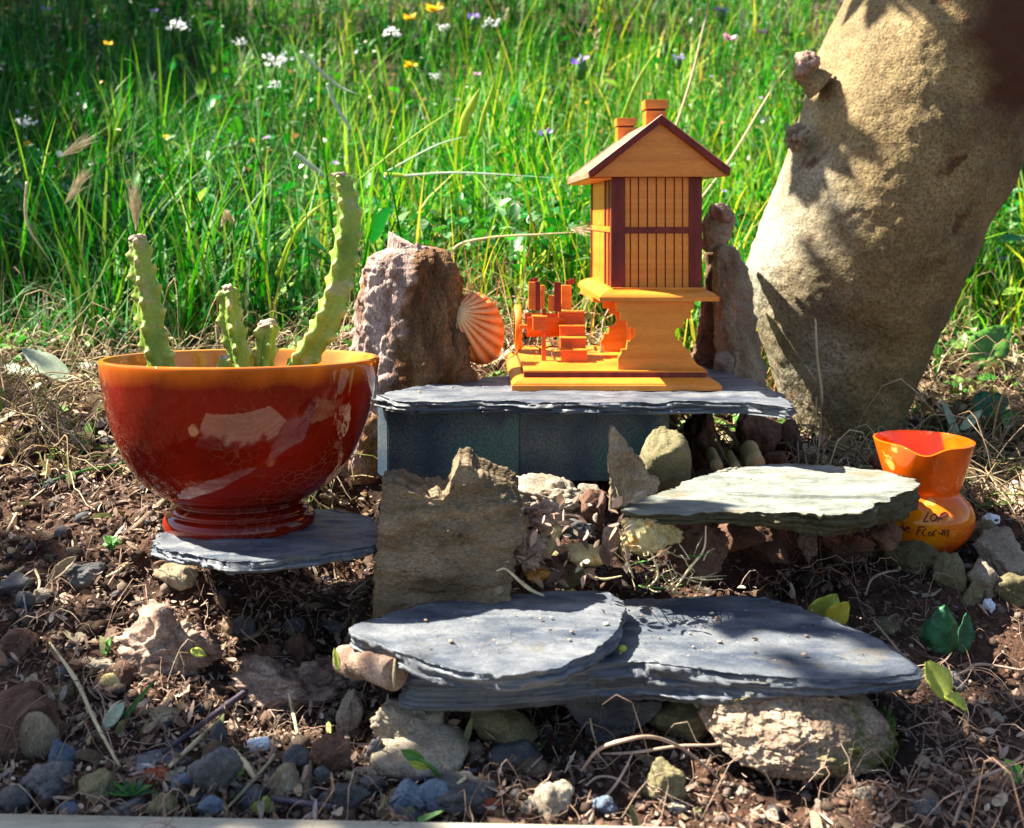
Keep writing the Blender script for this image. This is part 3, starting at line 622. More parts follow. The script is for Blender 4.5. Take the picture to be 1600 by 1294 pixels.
def panel(name, outl, d0, d1, m, dref=None, parent=None):
    Yr = Yd(d0 if dref is None else dref); bm = bmesh.new(); vs = []
    for a, b in outl: p = P(a, b, Yr); vs.append(bm.verts.new((p.x, Yd(d0), p.z)))
    f = bm.faces.new(vs); r = bmesh.ops.extrude_face_region(bm, geom=[f])
    for v in r['geom']:
        if isinstance(v, bmesh.types.BMVert): v.co.y = Yd(d1)
    bmesh.ops.recalc_face_normals(bm, faces=bm.faces)
    if len(outl) < 8: bmesh.ops.bevel(bm, geom=[e for e in bm.edges if e.calc_face_angle(0) > .4], offset=.00035, segments=1, affect='EDGES')
    bmesh.ops.triangulate(bm, faces=[f for f in bm.faces if len(f.verts) > 4], ngon_method='EAR_CLIP')
    V = [v.co[:] for v in bm.verts]; Fl = [[v.index for v in q.verts] for q in bm.faces]; bm.free(); return mk(name, V, Fl, m, parent or mill, smooth=False)
panel('pillar_panel', PIL, 28, 38, m_wood)
panel('pillar_panel', PIL, 255, 265, m_wood, dref=28)
bp('cross_beam', 940, 978, 471, 482, 120, 330, m_wood, dref=0)
bp('pillar_core', 1003, 1046, 471, 582, 120, 180, m_wood, dref=0)
stack('platform_board', 937, 1124, 20, 372, [(471, 0), (470.6, 0), (464.5, 0), (464, .5)], m_wood, 20)
stack('platform_moulding', 937, 1124, 20, 372, [(464, 2), (462, 3), (459, 6), (456.5, 11), (454, 17)], m_wood, 20)
stack('platform_step', 957, 1103, 38, 352, [(454.5, 0), (449.5, 0)], m_wood, 38)
Hb = 46
bp('wall_panel', 958.5, 1094, 276, 449, Hb+5, 340, m_red_w)
for a, b, d0, d1 in ((955, 976.5, Hb, Hb+16), (1077, 1097, Hb, Hb+16), (955, 976.5, 332, 346), (1077, 1097, 332, 346)):
    bp('corner_post', a, b, 276, 449.6, d0, d1, m_red_w, dref=Hb)
xs = [(977, 984.3), (986.3, 997), (999, 1011), (1013, 1025), (1027, 1039), (1041, 1053), (1055, 1066), (1068, 1076.6)]
for a, b in xs:
    bp('plank', a, b, 277, 355.2, Hb+2.5, Hb+6, m_wood, dref=Hb, bev=.0003); bp('plank', a, b, 364.8, 449.3, Hb+2.5, Hb+6, m_wood, dref=Hb, bev=.0003)
bp('wall_rail', 976, 1078, 355.5, 364.5, Hb+.5, Hb+6, m_red_w, dref=Hb)
for side in (0, 1):
    def sb(name, d0, d1, yt, yb, m, pr):
        X0 = 958.5 if side == 0 else 1094
        a, b = (X0-pr, X0+2) if side == 0 else (X0-2, X0+pr)
        bp(name, a, b, yt, yb, d0, d1, m, dref=Hb)
    for yt, yb in ((277, 354), (364, 449.3)):
        sb('plank', 62.5, 80, yt, yb, m_wood, 1.6); sb('batten', 83, 100, yt, yb, m_red_w, 3.0); sb('plank', 103, 125, yt, yb, m_wood, 1.2)
        sb('batten', 128, 146, yt, yb, m_red_w, 3.0); sb('plank', 149, 215, yt, yb, m_wood, 1.6); sb('plank', 217, 328, yt, yb, m_wood, 1.6)
    sb('wall_rail', 62.5, 331, 354.5, 363.5, m_wood, 3.4)
panel('gable_panel', [(1033, 190), (927, 276), (1136, 276)], 26, 34, m_wood)
panel('gable_panel', [(1033, 190), (927, 276), (1136, 276)], 400, 408, m_wood, dref=26)
m_roof = mat('sunlit_red_wood', (.42, .16, .11), (.52, .24, .17), 60, .38, .25, 900, .3, 600, .0004, .5, st=(2, .3, 2), coat=.3)  # red wood made lighter: the sun's glare on the roof is painted in
dR = 18
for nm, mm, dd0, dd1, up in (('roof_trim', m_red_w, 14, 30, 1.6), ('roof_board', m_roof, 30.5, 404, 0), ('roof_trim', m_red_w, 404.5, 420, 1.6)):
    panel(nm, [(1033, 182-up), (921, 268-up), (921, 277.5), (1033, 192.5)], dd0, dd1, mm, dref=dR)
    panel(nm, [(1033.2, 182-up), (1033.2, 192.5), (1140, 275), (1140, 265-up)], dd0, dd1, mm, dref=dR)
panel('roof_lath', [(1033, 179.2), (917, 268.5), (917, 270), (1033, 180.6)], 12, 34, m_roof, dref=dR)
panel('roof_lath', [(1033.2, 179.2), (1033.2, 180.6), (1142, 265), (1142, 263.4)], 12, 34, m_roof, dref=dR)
panel('soffit', [(923, 276.5), (923, 279.5), (958, 279.5), (958, 276.5)], 36, 398, m_wood, dref=dR)
for d0, sc in ((44, 1), (378, 1)):
    ch = bp('chimney', 1011.5, 1044, 172, 205, d0, d0+34, m_wood, dref=32)
    bp('chimney_cap', 1009.5, 1046.5, 154.5, 168.5, d0-2, d0+36, m_wood, ch, dref=32); bp('chimney_band', 1013.5, 1042.5, 168.5, 172, d0+1.5, d0+32, m_red_w, ch, dref=32)
# water wheel, steps and post on the left of the base
def bq(name, x0, x1, yt, yb, Y, dep, m, parent=None, bev=.0004):
    A = P(x0, yt, Y); B = P(x1, yb, Y); V, Fl = boxV(A.x, B.x, Y, Y+dep, B.z, A.z, bev); return mk(name, V, Fl, m, parent or mill, smooth=False)
ZB = P(0, 582, 1.232).z
m_wood2 = mat('russet_wood', (.46, .075, .008), (.60, .125, .014), 30, .42, .22, 500, .25, 400, .0004, .4, st=(.25, .5, 2.5), coat=.15)
def disc(cx, cy, Y, r, th, m, name, parent, hole=0):
    c = P(cx, cy, Y); a = np.linspace(0, 2*np.pi, 72, endpoint=False); V = []
    for x, rad in ((0, hole), (0, r-.0006), (.0006, r), (th-.0006, r), (th, r-.0006), (th, hole)):
        V.append(np.stack([np.full(72, c.x+x), c.y+rad*np.sin(a), c.z+rad*np.cos(a)], -1))
    return mk(name, np.concatenate(V), grid_faces(6, 72), m, parent, smooth=False)
wheel = disc(804, 512, 1.42, .0300, .0085, m_wood, 'wheel', mill, hole=.021)
disc(806, 512, 1.42, .0215, .004, m_wood, 'wheel_plate', wheel, hole=.004)
c = P(860, 512, 1.39)
for i, (x0, x1, yt, yb, Y, m_) in enumerate([(826, 836, 441, 484, 1.375, m_wood), (827, 835, 436, 446, 1.40, m_red_w), (836.5, 844.5, 440, 486, 1.365, m_red_w), (845, 851, 446, 482, 1.375, m_wood), (834, 841, 434, 446, 1.42, m_red_w),
        (857, 867, 462, 487, 1.375, m_wood), (866, 877, 441, 487, 1.368, m_red_w), (877.5, 893, 446, 484, 1.375, m_wood), (884, 891, 438, 446, 1.39, m_red_w), (890, 898, 436, 444, 1.42, m_red_w)]):
    bq('paddle', x0, x1, yt, yb, Y, .006, m_, wheel)
Vc = []; a = np.linspace(-1.25, 1.25, 30)
def trough(x0, x1, Y, cy, r, th, a0, a1, name):
    A = P(x0, cy, Y); B = P(x1, cy, Y); a = np.linspace(a0, a1, 30); V = []
    for x, rad in ((A.x, r), (B.x, r), (B.x, r-th), (A.x, r-th)): V.append(np.stack([np.full(30, x), A.y+rad*np.sin(a), A.z-rad*np.cos(a)], -1))
    V = np.stack(V, 1).reshape(-1, 3); Fl = [tuple(f) for f in grid_faces(30, 4).tolist()]+[(3, 2, 1, 0), (116, 117, 118, 119)]
    return mk(name, V, Fl, m_wood2, wheel, smooth=False)
trough(822, 880, 1.40, 490, .030, .0022, -1.5, 1.5, 'wheel_bucket')
bq('axle', 812, 900, 508, 514, 1.385, .006, m_wood, wheel)
for i, (yt, yb, x0, x1) in enumerate([(487, 508, 874, 913), (509, 527, 875, 914.5), (528, 546, 876, 915.5), (547, 571, 878, 917.5)]):
    Y = 1.372-.019*i
    st_ = bq('step', x0, x1, yt+2, yb, Y, .0185, m_wood2, bev=.0004); bq('tread', x0-.8, x1+.8, yt, yt+1.8, Y-.0012, .0205, m_wood, st_, bev=.0003)
bq('post', 846.5, 853, 517, 564.5, 1.33, .006, m_wood2)
bq('post_block', 833, 854, 496.5, 516.5, 1.322, .016, m_wood2); bq('post_cap', 832, 855, 494, 496.3, 1.321, .018, m_wood); bq('post_peg', 847, 853.5, 482, 494.2, 1.33, .006, m_red_w)
for x0, x1, d0 in ((905, 966, 150), (905, 966, 215)):
    bq('rail', x0, x1, 575, 579, Yd(d0), .006, m_wood)

# ================================================================== STONES OF THE LITTLE WALL
def Sx(*a, **k): return stone(*a, **k)
Sx(868, 786, 128, 62, m_rock, 'rough pinkish stone tucked under the middle of the slate block', 101, Y=1.08, sub=5, rough=.22, ridge=.25, fr=3)
Sx(800, 772, 52, 44, m_olive, 'mossy brown stone between the weathered slab and the pinkish stone', 102, Y=1.10, sub=4)
tri = slabV([((a-CX)/F*1.0, CZ-(b-CY)/F*1.0) for a, b in [(957, 676), (962, 673), (990, 705), (1008, 728), (1014, 748), (1030, 752), (1026, 768), (1000, 780), (975, 792), (957, 800), (956, 760), (955, 710)]], .02, N=260, rings=40, edge=.002, layers=5, loff=.002, seed=51, relief=.003, chaikin=0)
V = np.column_stack([tri[0][:, 0], 1.0-tri[0][:, 2], tri[0][:, 1]]); tag(mk('pointed_stone', V, tri[1], m_drift), 'tall pointed pinkish shard standing in front of the blue block', 'stone')
Sx(1032, 730, 74, 106, m_olive, 'rounded olive-brown stone right behind the pointed shard', 103, Y=1.13, sub=5)
Sx(926, 792, 40, 52, m_darkroot, 'dark hollow root stub between pinkish stone and pointed shard', 104, Y=1.05, cat='root', name='root_stub')
Sx(1012, 830, 98, 52, m_cut, 'glossy amber cut root lying under the left tip of the stone shelf', 105, Y=.985, sub=5, rough=.16, cat='root', name='cut_root')
Sx(1078, 856, 88, 88, m_darkroot, 'round knotty dark root under the stone shelf', 106, Y=1.03, sub=5, planes=0, rough=.16, fr=3, cat='root', name='gnarled_root')
Sx(1150, 838, 62, 48, m_darkroot, 'reddish brown wedge-shaped root behind the knotty root', 107, Y=1.09, cat='root', name='root_wedge')
Sx(857, 846, 34, 52, m_cut, 'yellow-green upright cut root end beside the weathered slab', 108, Y=1.0, sub=4, cat='root', name='cut_root', rot=(0, .4, 0))
Sx(916, 862, 82, 28, m_cut, 'flat yellow-green cut root end lying above the half-moon slate', 109, Y=1.0, sub=4, cat='root', name='cut_root')
Sx(818, 856, 48, 48, m_pinkroot, 'pale crusty root lump at the right edge of the weathered slab', 110, Y=.975, rough=.3, fr=3, planes=5, sub=5, ridge=.3, cat='root', name='root_lump')
Sx(835, 806, 66, 32, m_pinkroot, 'light crumbly root piece above the crusty lump', 111, Y=1.0, rough=.3, fr=3, planes=5, sub=5, ridge=.3, cat='root', name='root_lump')
Sx(900, 828, 62, 24, m_grey, 'purplish dark stone between the two cut root ends', 112, Y=1.03, rough=.15)
Sx(958, 844, 32, 40, m_pinkroot, 'knobbly little root end left of the amber cut root', 113, Y=.99, rough=.2, fr=4, cat='root', name='root_lump')
Sx(845, 896, 62, 46, m_darkroot, 'dark root lump with an orange crust above the half-moon slate', 114, Y=1.0, rough=.3, fr=3, planes=5, sub=5, ridge=.3, cat='root', name='root_lump')
Sx(838, 898, 36, 22, mat('orange_crust', (.42, .16, .02), (.55, .26, .05), 90, .6, .4, 500, .9, 300, .002, .4), 'orange fungus crust on the dark root lump', 115, Y=.985, rough=.25, fr=5, cat='fungus', name='fungus')
Sx(880, 895, 60, 52, m_olive, 'olive-brown stone right of the orange-crusted root', 116, Y=1.02)
Sx(920, 770, 46, 36, m_rock, 'small stone under the right end of the pinkish stone', 117, Y=1.12)
for i, (x, y, w_, lab) in enumerate([(1120, 728, 20, 'small round pale cut stick end, left one behind the stone shelf'), (1181, 722, 28, 'larger round pale cut stick end behind the stone shelf'), (1150, 730, 15, 'tiny cut stick end between the two pale ones behind the shelf')]):
    c0 = P(x, y, 1.25); V, Fc = tube([c0, c0+Vector((.004, .05, .004))], [w_*.5*1.25/F]*2, n=8, seg=20, jit=.15); o = mk('stick_end', V, quads_to_py(Fc), m_cut); tag(o, lab, 'stick')
Sx(1212, 724, 26, 40, m_darkroot, 'dark bark curl beside the round cut stick end', 118, Y=1.27, cat='bark', name='bark_curl')
for i, (x, y, w_, h_, lab) in enumerate([(1090, 690, 40, 90, 'dark brown upright root in the hollow under the mill slab'), (1180, 680, 60, 70, 'dark lumpy root under the right end of the mill slab'), (1225, 690, 40, 70, 'dark root against the foot of the tree trunk')]):
    Sx(x, y, w_, h_, m_darkroot, lab, 120+i, Y=1.33+.03*i, cat='root', name='root', rough=.2)
Sx(1385, 722, 44, 34, m_darkroot, 'dark red root knob left of the orange jug', 125, Y=1.22, rough=.2, cat='root', name='root_lump')
Sx(1385, 838, 46, 34, m_darkroot, 'small dark root knob under the right end of the shelf', 126, Y=1.08, rough=.15, cat='root', name='root_lump')
Sx(1265, 850, 26, 44, m_pinkroot, 'pale hollow root end in the dark under the shelf', 127, Y=1.12, rough=.25, cat='root', name='root_end')
Sx(1200, 850, 60, 50, m_darkroot, 'dark root lump in the shadow below the shelf middle', 128, Y=1.13, rough=.2, cat='root', name='root_lump')
Sx(1325, 860, 66, 46, m_darkroot, 'dark root lump in the shadow below the shelf right half', 129, Y=1.13, rough=.2, cat='root', name='root_lump')
# under the lowest slab
Sx(783, 1130, 100, 66, m_olive, 'brown stone under the left half of the lowest slab', 130, Y=.86, sub=5)
Sx(800, 1180, 76, 34, m_grey, 'greenish grey stone below the brown one under the slab', 131)
V, Fl = fslab([(882, 1100), (900, 1128), (928, 1160), (945, 1176), (962, 1170), (1000, 1140), (1034, 1108), (1030, 1096), (890, 1090)], .875, .03, N=260, rings=40, edge=.0015, layers=4, loff=.002, seed=52, relief=.002)
tag(mk('wedge_stone', V, Fl, m_grey), 'triangular grey-blue stone wedged point-down under the lowest slab', 'stone')
Sx(1080, 1122, 100, 70, m_olive, 'dark brown stone behind the left end of the big mossy stone', 132, Y=.875, sub=5)
ms = thing('mossy_stone', P(1245, 1200, .83), 'largest tan stone, rough and moss-edged, under the right of the lowest slab', 'stone')
V, Fl = fslab([(1104, 1128), (1130, 1104), (1160, 1092), (1210, 1087), (1290, 1085), (1340, 1098), (1370, 1112), (1390, 1140), (1394, 1160), (1380, 1182), (1330, 1196), (1260, 1202), (1200, 1200), (1150, 1180), (1120, 1160)], .828, .055, N=520, rings=90, edge=.002, layers=5, loff=.002, seed=53, relief=.0018,
               hfun=lambda u, v: -.004+.026*(1-np.clip(((u-.255)/.080)**2+((v-.027)/.032)**2, 0, 1))+.0045*np.round(2.2*fbm(np.stack([u*22+v*10, v*55, u*0], -1), 3, 8))/2.2+.0022*fbm(np.stack([u*160, v*260, u*0], -1), 4, 9))
m_tan = mat('tan_stone', (.15, .10, .065), (.38, .29, .21), 40, .88, .6, 400, .9, 260, .002, .25, c3=(.10, .10, .03), c3t=.6, c3s=20)
mk('boulder', V, Fl, m_tan, ms)
V, Fc = rockV(P(1374, 1148, .836), (.020, .03, .040), 54, sub=5, planes=9, rough=.35, fr=5); mk('moss_cushion', V, Fc, m_moss, ms)
Sx(667, 1180, 156, 76, m_rock, 'big angular sunlit stone below the left end of the lowest slab', 133, sub=5, planes=7, rough=.03)
Sx(641, 1126, 96, 56, m_rock, 'lumpy tan stone tucked under the left end of the lowest slab', 134, sub=5, rough=.12, Y=.855)
c0, c1 = P(538, 1030, .90), P(617, 1053, .835)
lg = thing('cut_log', c0.lerp(c1, .5)-Vector((0, 0, .012)), 'pinkish sunlit cut branch section butting against the lowest slab', 'log')
mtube('bark', [c0, c0.lerp(c1, .5)+Vector((0, 0, .001)), c1], [.0118, .0122, .0118], m_pinkroot, lg, n=40, seg=40, jit=.10)
V, Fc = rockV(c1+(c1-c0).normalized()*.0002, (.004, .022, .0225), 55, sub=3, planes=0, rough=.05); mk('cut_face', V, Fc, m_drift, lg)
# ---- loose stones on the left and along the front: px, py, w, h, material, label
ST = [
 (97, 1186, 32, 64, m_blue, 'upright oblong pale blue stone at lower left'), (78, 1226, 74, 52, m_grey, 'flat-faced grey stone below the oblong blue stone'),
 (152, 1236, 50, 44, m_olive, 'brown angular stone right of the flat-faced grey stone'), (179, 1272, 30, 18, m_grey, 'small purple-grey pebble by the front plank'),
 (257, 1261, 42, 34, m_olive, 'smooth olive-grey cobble by the front plank'), (287, 1222, 44, 34, m_blue, 'light blue stone beside the brick chip'),
 (334, 1205, 76, 74, m_grey, 'large dark grey lump with a swirled knot'), (404, 1163, 34, 24, m_quartz, 'little sparkling white-blue quartz lump'),
 (463, 1190, 44, 40, m_grey, 'dark grey stone right of the quartz lump'), (518, 1180, 52, 62, m_darkroot, 'dark root knob below the tall tan stone'),
 (546, 1120, 36, 66, m_rock, 'tall flat tan stone standing left of the lumpy pair'), (447, 1222, 42, 42, m_drift, 'round cut branch end near the front plank'),
 (419, 1224, 20, 28, m_rock, 'pale oval pebble leaning on the round branch end'), (536, 1252, 68, 46, m_grey, 'flat blocky grey stone at the front plank'),
 (474, 1242, 42, 22, m_grey, 'small grey stone left of the flat blocky stone'), (580, 1228, 36, 32, m_grey, 'blue-grey triangular stone in front of the big sunlit stone'),
 (557, 1227, 18, 26, m_olive, 'tiny olive pebble left of the triangular stone'), (544, 1213, 16, 16, m_cut, 'tiny round yellow-green twig end'),
 (633, 1250, 52, 44, m_blue, 'bluish stone at the front plank below the big sunlit stone'), (672, 1250, 60, 48, m_blue, 'crumbly bright blue clod beside the bluish stone'),
 (722, 1250, 110, 60, m_grey, 'wide grey-pink clod at the front plank'), (860, 1252, 60, 52, m_rock, 'brown-grey wedge stone lying in the soil at front centre'),
 (945, 1262, 40, 26, m_blue, 'small bluish stone right of the wedge stone'), (1036, 1223, 62, 52, m_olive, 'two-toned olive stone left of the big mossy stone'),
 (1054, 1265, 30, 16, m_rock, 'small flat tan stone in front of the two-toned stone'), (831, 1262, 36, 22, m_grey, 'small dark stone left of the wedge stone'),
 (133, 896, 66, 34, m_grey, 'dark bluish stone left of the bowl slate'), (18, 918, 56, 36, m_grey, 'layered dark stone at the left border'),
 (65, 932, 28, 20, m_rock, 'small tan stone near the left border'), (40, 940, 26, 32, m_grey, 'small grey stone under the layered dark stone'),
 (30, 1012, 60, 40, m_darkroot, 'purplish clod at the left border'), (146, 1038, 64, 26, m_rock, 'yellowish flat stone above the cut root'),
 (252, 1120, 50, 30, m_drift, 'brown angular stone beside the green sprout'), (98, 1082, 30, 26, m_olive, 'tan stone in the left foreground litter'),
 (381, 986, 40, 34, m_grey, 'dark grey stone in the shade right of the bleached root knot'), (355, 985, 22, 34, m_deadleaf, 'rust brown bark chip on the bleached root knot'),
 (470, 1024, 52, 46, m_darkroot, 'dark rounded root knob left of the half-moon slate'), (410, 1024, 44, 36, m_darkroot, 'dark clod left of the rounded root knob'),
 (522, 978, 48, 22, m_grey, 'flat stone in the shade under the bowl slate'), (460, 975, 34, 20, m_grey, 'small grey stone in deep shade below the bowl slate'),
 (590, 1178, 30, 40, m_grey, 'grey stone against the left side of the big sunlit stone'), (340, 1152, 34, 40, m_grey, 'grey stone left of the quartz lump'),
 (379, 1248, 60, 40, m_grey, 'grooved grey stone behind the pale straw'), (330, 1262, 40, 28, m_blue, 'bluish stone right of the smooth cobble'),
 (205, 1262, 40, 26, m_grey, 'grey stone left of the smooth cobble'), (24, 1256, 56, 40, m_grey, 'shadowed grey stone in the bottom left corner'),
 (116, 1262, 40, 22, m_blue, 'dark blue stone by the plank at lower left'), (505, 1212, 30, 26, m_grey, 'dark stone below the root knob'),
 (608, 1258, 26, 22, m_olive, 'small olive stone by the plank'), (770, 1262, 34, 22, m_red, 'reddish pebble in the wide clod'),
 (240, 1190, 96, 30, m_slate, 'flat dark grey slate piece above the brick chip'), (243, 1211, 46, 20, m_red, 'brick red chip under the flat slate piece'),
 (1431, 872, 88, 50, m_olive, 'round mossy olive stone in front of the jug'), (1488, 898, 44, 56, m_olive, 'olive stone below the jug on the right'),
 (1566, 868, 84, 66, m_rock, 'large pale sunlit stone at the right border'), (1540, 912, 56, 52, m_rock, 'pale pointed stone below the large one at right'),
 (1584, 925, 50, 50, m_olive, 'brown stone under the large pale stone at the border'), (1540, 832, 56, 36, m_olive, 'shaded olive stone right of the jug'),
 (1549, 812, 24, 18, m_quartz, 'small white stone above the shaded olive stone'), (1519, 930, 30, 40, m_olive, 'dark stone left of the pale pointed stone'),
 (1546, 948, 14, 28, m_quartz, 'tiny white chip below the pale pointed stone'), (1385, 980, 50, 22, m_olive, 'flat brown stone right of the lowest slab'),
 (1488, 1068, 34, 28, m_grey, 'grey stone beside the curled pale leaf'), (1435, 990, 24, 18, m_olive, 'small brown stone above the dark ivy leaf'),
 (1395, 1010, 40, 16, m_olive, 'flat stone by the tip of the lowest slab'), (1440, 1190, 24, 14, m_rock, 'small pebble right of the mossy stone'),
 (1555, 1120, 26, 18, m_rock, 'small pebble on the bare soil at right'), (1350, 1238, 30, 20, m_rock, 'small pebble below the mossy stone'),
 (1160, 1240, 24, 18, m_rock, 'small pebble in front of the mossy stone'), (1450, 1260, 36, 22, m_grey, 'grey pebble at the lower right'),
 (275, 905, 60, 40, m_drift, 'rounded root end propping up the bowl slate'),
 (300, 870, 0, 0, None, '')]
for i, (x, y, w_, h_, m_, lab) in enumerate(ST):
    if m_ is None: continue
    nm = 'pebble' if max(w_, h_) < 32 else 'stone'; ct = 'pebble' if nm == 'pebble' else 'stone'
    if 'root' in lab.split(' left')[0] and m_ in (m_darkroot, m_drift): nm, ct = 'gnarled_root', 'root'
    if 'chip' in lab: nm, ct = 'chip', 'chip'
    if 'clod' in lab and m_ != m_red: nm, ct = 'clod', 'clod'
    Sx(x, y, w_, h_, m_, lab, 200+i, name=nm, cat=ct, rough=.13 if m_ not in (m_darkroot,) else .22, planes=9)
# bleached knots and cut roots on the left
Sx(262, 1008, 108, 92, m_pinkroot, 'large bleached gnarled root knot in the sunlit litter', 301, sub=5, planes=8, rough=.30, fr=2.0, ridge=.16, cat='root', name='gnarled_root')
Sx(425, 1070, 140, 60, m_pinkroot, 'long bleached twisted root left of the cut branch section', 302, sub=5, planes=8, rough=.26, fr=2.0, ridge=.14, cat='root', name='gnarled_root')
Sx(500, 1062, 90, 56, m_pinkroot, 'bleached root lump touching the cut branch section', 303, sub=5, planes=8, rough=.26, fr=2.0, ridge=.14, cat='root', name='gnarled_root')
def cutlog(a, b, r, Ya, Yb, label, face=m_cut, bark=m_darkroot):
    p, q = P(a[0], a[1], Ya), P(b[0], b[1], Yb); t = thing('cut_root', p.lerp(q, .5)-Vector((0, 0, r*.8)), label, 'root')
    mtube('bark', [p, p.lerp(q, .5), q], [r*1.05, r, r*.98], bark, t, n=30, seg=32, jit=.3)
    V, Fc = rockV(q, (r*1.5, r*.5, r*1.6), 77, sub=3, planes=0, rough=.08); V = V+np.array((q-p).normalized()*r*.05); mk('cut_face', V, Fc, face, t)
g0 = G(190, 1062); cutlog((215, 1040), (173, 1072), .0135, g0.y+.03, g0.y-.012, 'dark cut root with an oval pale cut face, left foreground')
g0 = G(35, 1160); cutlog((20, 1120), (52, 1152), .024, g0.y+.03, g0.y-.01, 'thick dark log stub with a knotty end at the left border', face=m_drift)

# ================================================================== STICKS, STRAWS, TWIGS
def stick(pts, r, m, label, cat='stick', name='stick', lift=.004, jit=.12, Y=None, group=None, flat=1):
    q = []
    for k, p in enumerate(pts):
        l = p[2] if len(p) > 2 else lift
        q.append(G(p[0], p[1], l) if Y is None else P(p[0], p[1], Y[k]))
    rr_ = r if isinstance(r, (list, tuple)) else [r, r*.95, r*.8]
    o = mtube(name, q, rr_, m, n=max(14, 8*len(q)), seg=10, jit=jit, flat=flat, seed=len(label)); return tag(o, label, cat, group)
stick([(78, 1004, .01), (118, 1062, .012), (150, 1130, .012), (187, 1198, .006)], [.0010, .0018, .0016, .0012], m_straw, 'long pale bent straw in the left foreground', 'straw', 'straw')
stick([(255, 1176, .008), (320, 1128, .012), (395, 1072, .012), (445, 1034, .012)], [.0016, .0024, .0028, .002], m_darktwig, 'long straight dark violet stick in the left foreground')
stick([(265, 1198, .01), (305, 1160, .012), (350, 1115, .012)], [.0014, .0018, .001], m_straw, 'split pale straw lying along the dark violet stick', 'straw', 'straw')
stick([(448, 1066, .014), (456, 1105, .012), (465, 1147, .008)], .0016, m_straw, 'short upright pale stick in the sunlit litter')
stick([(490, 1172, .012), (484, 1205, .012), (474, 1256, .006)], [.0018, .002, .003], m_twig, 'knobbly brown twig by the dark root knob', 'twig', 'twig')
stick([(430, 1180, .01), (400, 1215, .012), (346, 1272, .008)], [.0016, .0014, .0008], m_straw, 'pale straw slanting to the front plank', 'straw', 'straw')
stick([(426, 1248, .008), (480, 1256, .008), (533, 1263, .006)], .0026, m_darktwig, 'thin dark violet twig in front of the flat blocky stone', 'twig', 'twig')
stick([(362, 1170, .01), (385, 1196, .012), (398, 1218, .008)], [.002, .0026, .0016], m_straw, 'short split yellow stalk crossing the swirled lump', 'straw', 'straw')
stick([(264, 776), (230, 808), (190, 846)], [.0035, .004, .003], m_twig, 'reddish brown stick leaning below the bowl')
stick([(80, 628), (92, 655), (108, 672), (113, 704)], [.009, .008, .007, .010], m_drift, 'thick grey bent branch left of the bowl', 'branch', 'branch')
stick([(100, 725), (130, 716), (152, 712)], .004, m_twig, 'short brown stick behind the green stem')
stick([(202, 722, .012), (165, 730, .012), (125, 737, .01), (62, 757, .006)], [.0022, .002, .0016, .001], m_green, 'green stem lying left of the bowl', 'stem', 'stem')
stick([(0, 852), (20, 842), (40, 842)], .003, m_twig, 'short twig at the left border', 'twig', 'twig')
stick([(10, 832), (28, 800), (40, 786)], .0016, m_straw, 'curved pale stalk at the left border', 'straw', 'straw')
stick([(55, 890, .01), (62, 910, .01), (57, 930, .01)], .0012, m_straw, 'thin curled dry stalk by the small tan stone', 'straw', 'straw')
stick([(36, 926, .012), (40, 948, .012), (43, 966, .01)], .0009, m_blue, 'thin bluish stalk at the left border', 'stalk', 'stalk')
stick([(118, 1180), (150, 1190), (168, 1192)], .0014, m_straw, 'short pale straw near the blue oblong stone', 'straw', 'straw')
stick([(72, 1078), (90, 1100), (104, 1112)], .004, m_twig, 'short grey stick by the yellowish fan leaf')
stick([(200, 880), (185, 892), (166, 902)], .0014, m_straw, 'pale straw crossing the dark bluish stone', 'straw', 'straw')
stick([(210, 985), (235, 975), (262, 968)], .003, m_deadleaf, 'brown bark strip above the bleached root knot', 'bark', 'bark_strip')
stick([(100, 1150), (125, 1132), (138, 1120)], .0012, m_straw, 'thin dry stalk behind the oblong blue stone', 'straw', 'straw')
stick([(640, 1222, .008), (690, 1210, .008), (745, 1204, .006)], .0022, m_darktwig, 'dark twig in front of the big sunlit stone', 'twig', 'twig')
stick([(700, 1240, .01), (712, 1228, .012), (728, 1215, .012)], .0016, m_straw, 'short yellowish straw at the front centre', 'straw', 'straw')
# thin roots at the front right
for pts, r, lab in [([(908, 1205, .01), (935, 1172, .03), (975, 1157, .045), (1020, 1152, .045), (1070, 1172, .03), (1125, 1218, .004)], .0014, 'long arching pale root left of the mossy stone'),
    ([(942, 1178, .01), (990, 1176, .02), (1060, 1166, .03), (1115, 1164, .03), (1160, 1155, .03)], .0012, 'wavy pale root running onto the mossy stone'),
    ([(988, 1178, .02), (975, 1205, .012), (955, 1235, .008), (915, 1275, .004)], .0010, 'branching pale root hanging towards the front'),
    ([(915, 1228, .006), (935, 1214, .01), (965, 1218, .008), (1000, 1246, .006)], .0009, 'small curved root over the soil at front centre'),
    ([(1490, 1290, .006), (1505, 1250, .01), (1525, 1220, .012), (1570, 1200, .012), (1600, 1180, .012)], .0014, 'thin brown root at the lower right corner'),
    ([(1470, 1040, .008), (1500, 1052, .008), (1530, 1038, .01), (1600, 1048, .008)], .0014, 'pale wavy root crossing the bare soil at right'),
    ([(1365, 970, .014), (1390, 1000, .016), (1415, 1030, .014)], .0010, 'straight fine root touching the slab tip'),
    ([(1352, 930, .01), (1362, 905, .02), (1385, 894, .02), (1404, 892, .01)], .0014, 'curved root below the round mossy stone'),
    ([(1040, 1236, .008), (1062, 1262, .004), (1100, 1275, .004)], .0008, 'hair-thin root by the two-toned stone'),
    ([(930, 1165, .02), (936, 1180, .016), (951, 1197, .01)], .0007, 'hair-thin root below the triangular stone')]:
    stick(pts, [r*.7, r, r*.9, r*.6], m_hair, lab, 'root', 'thin_root', jit=.1)
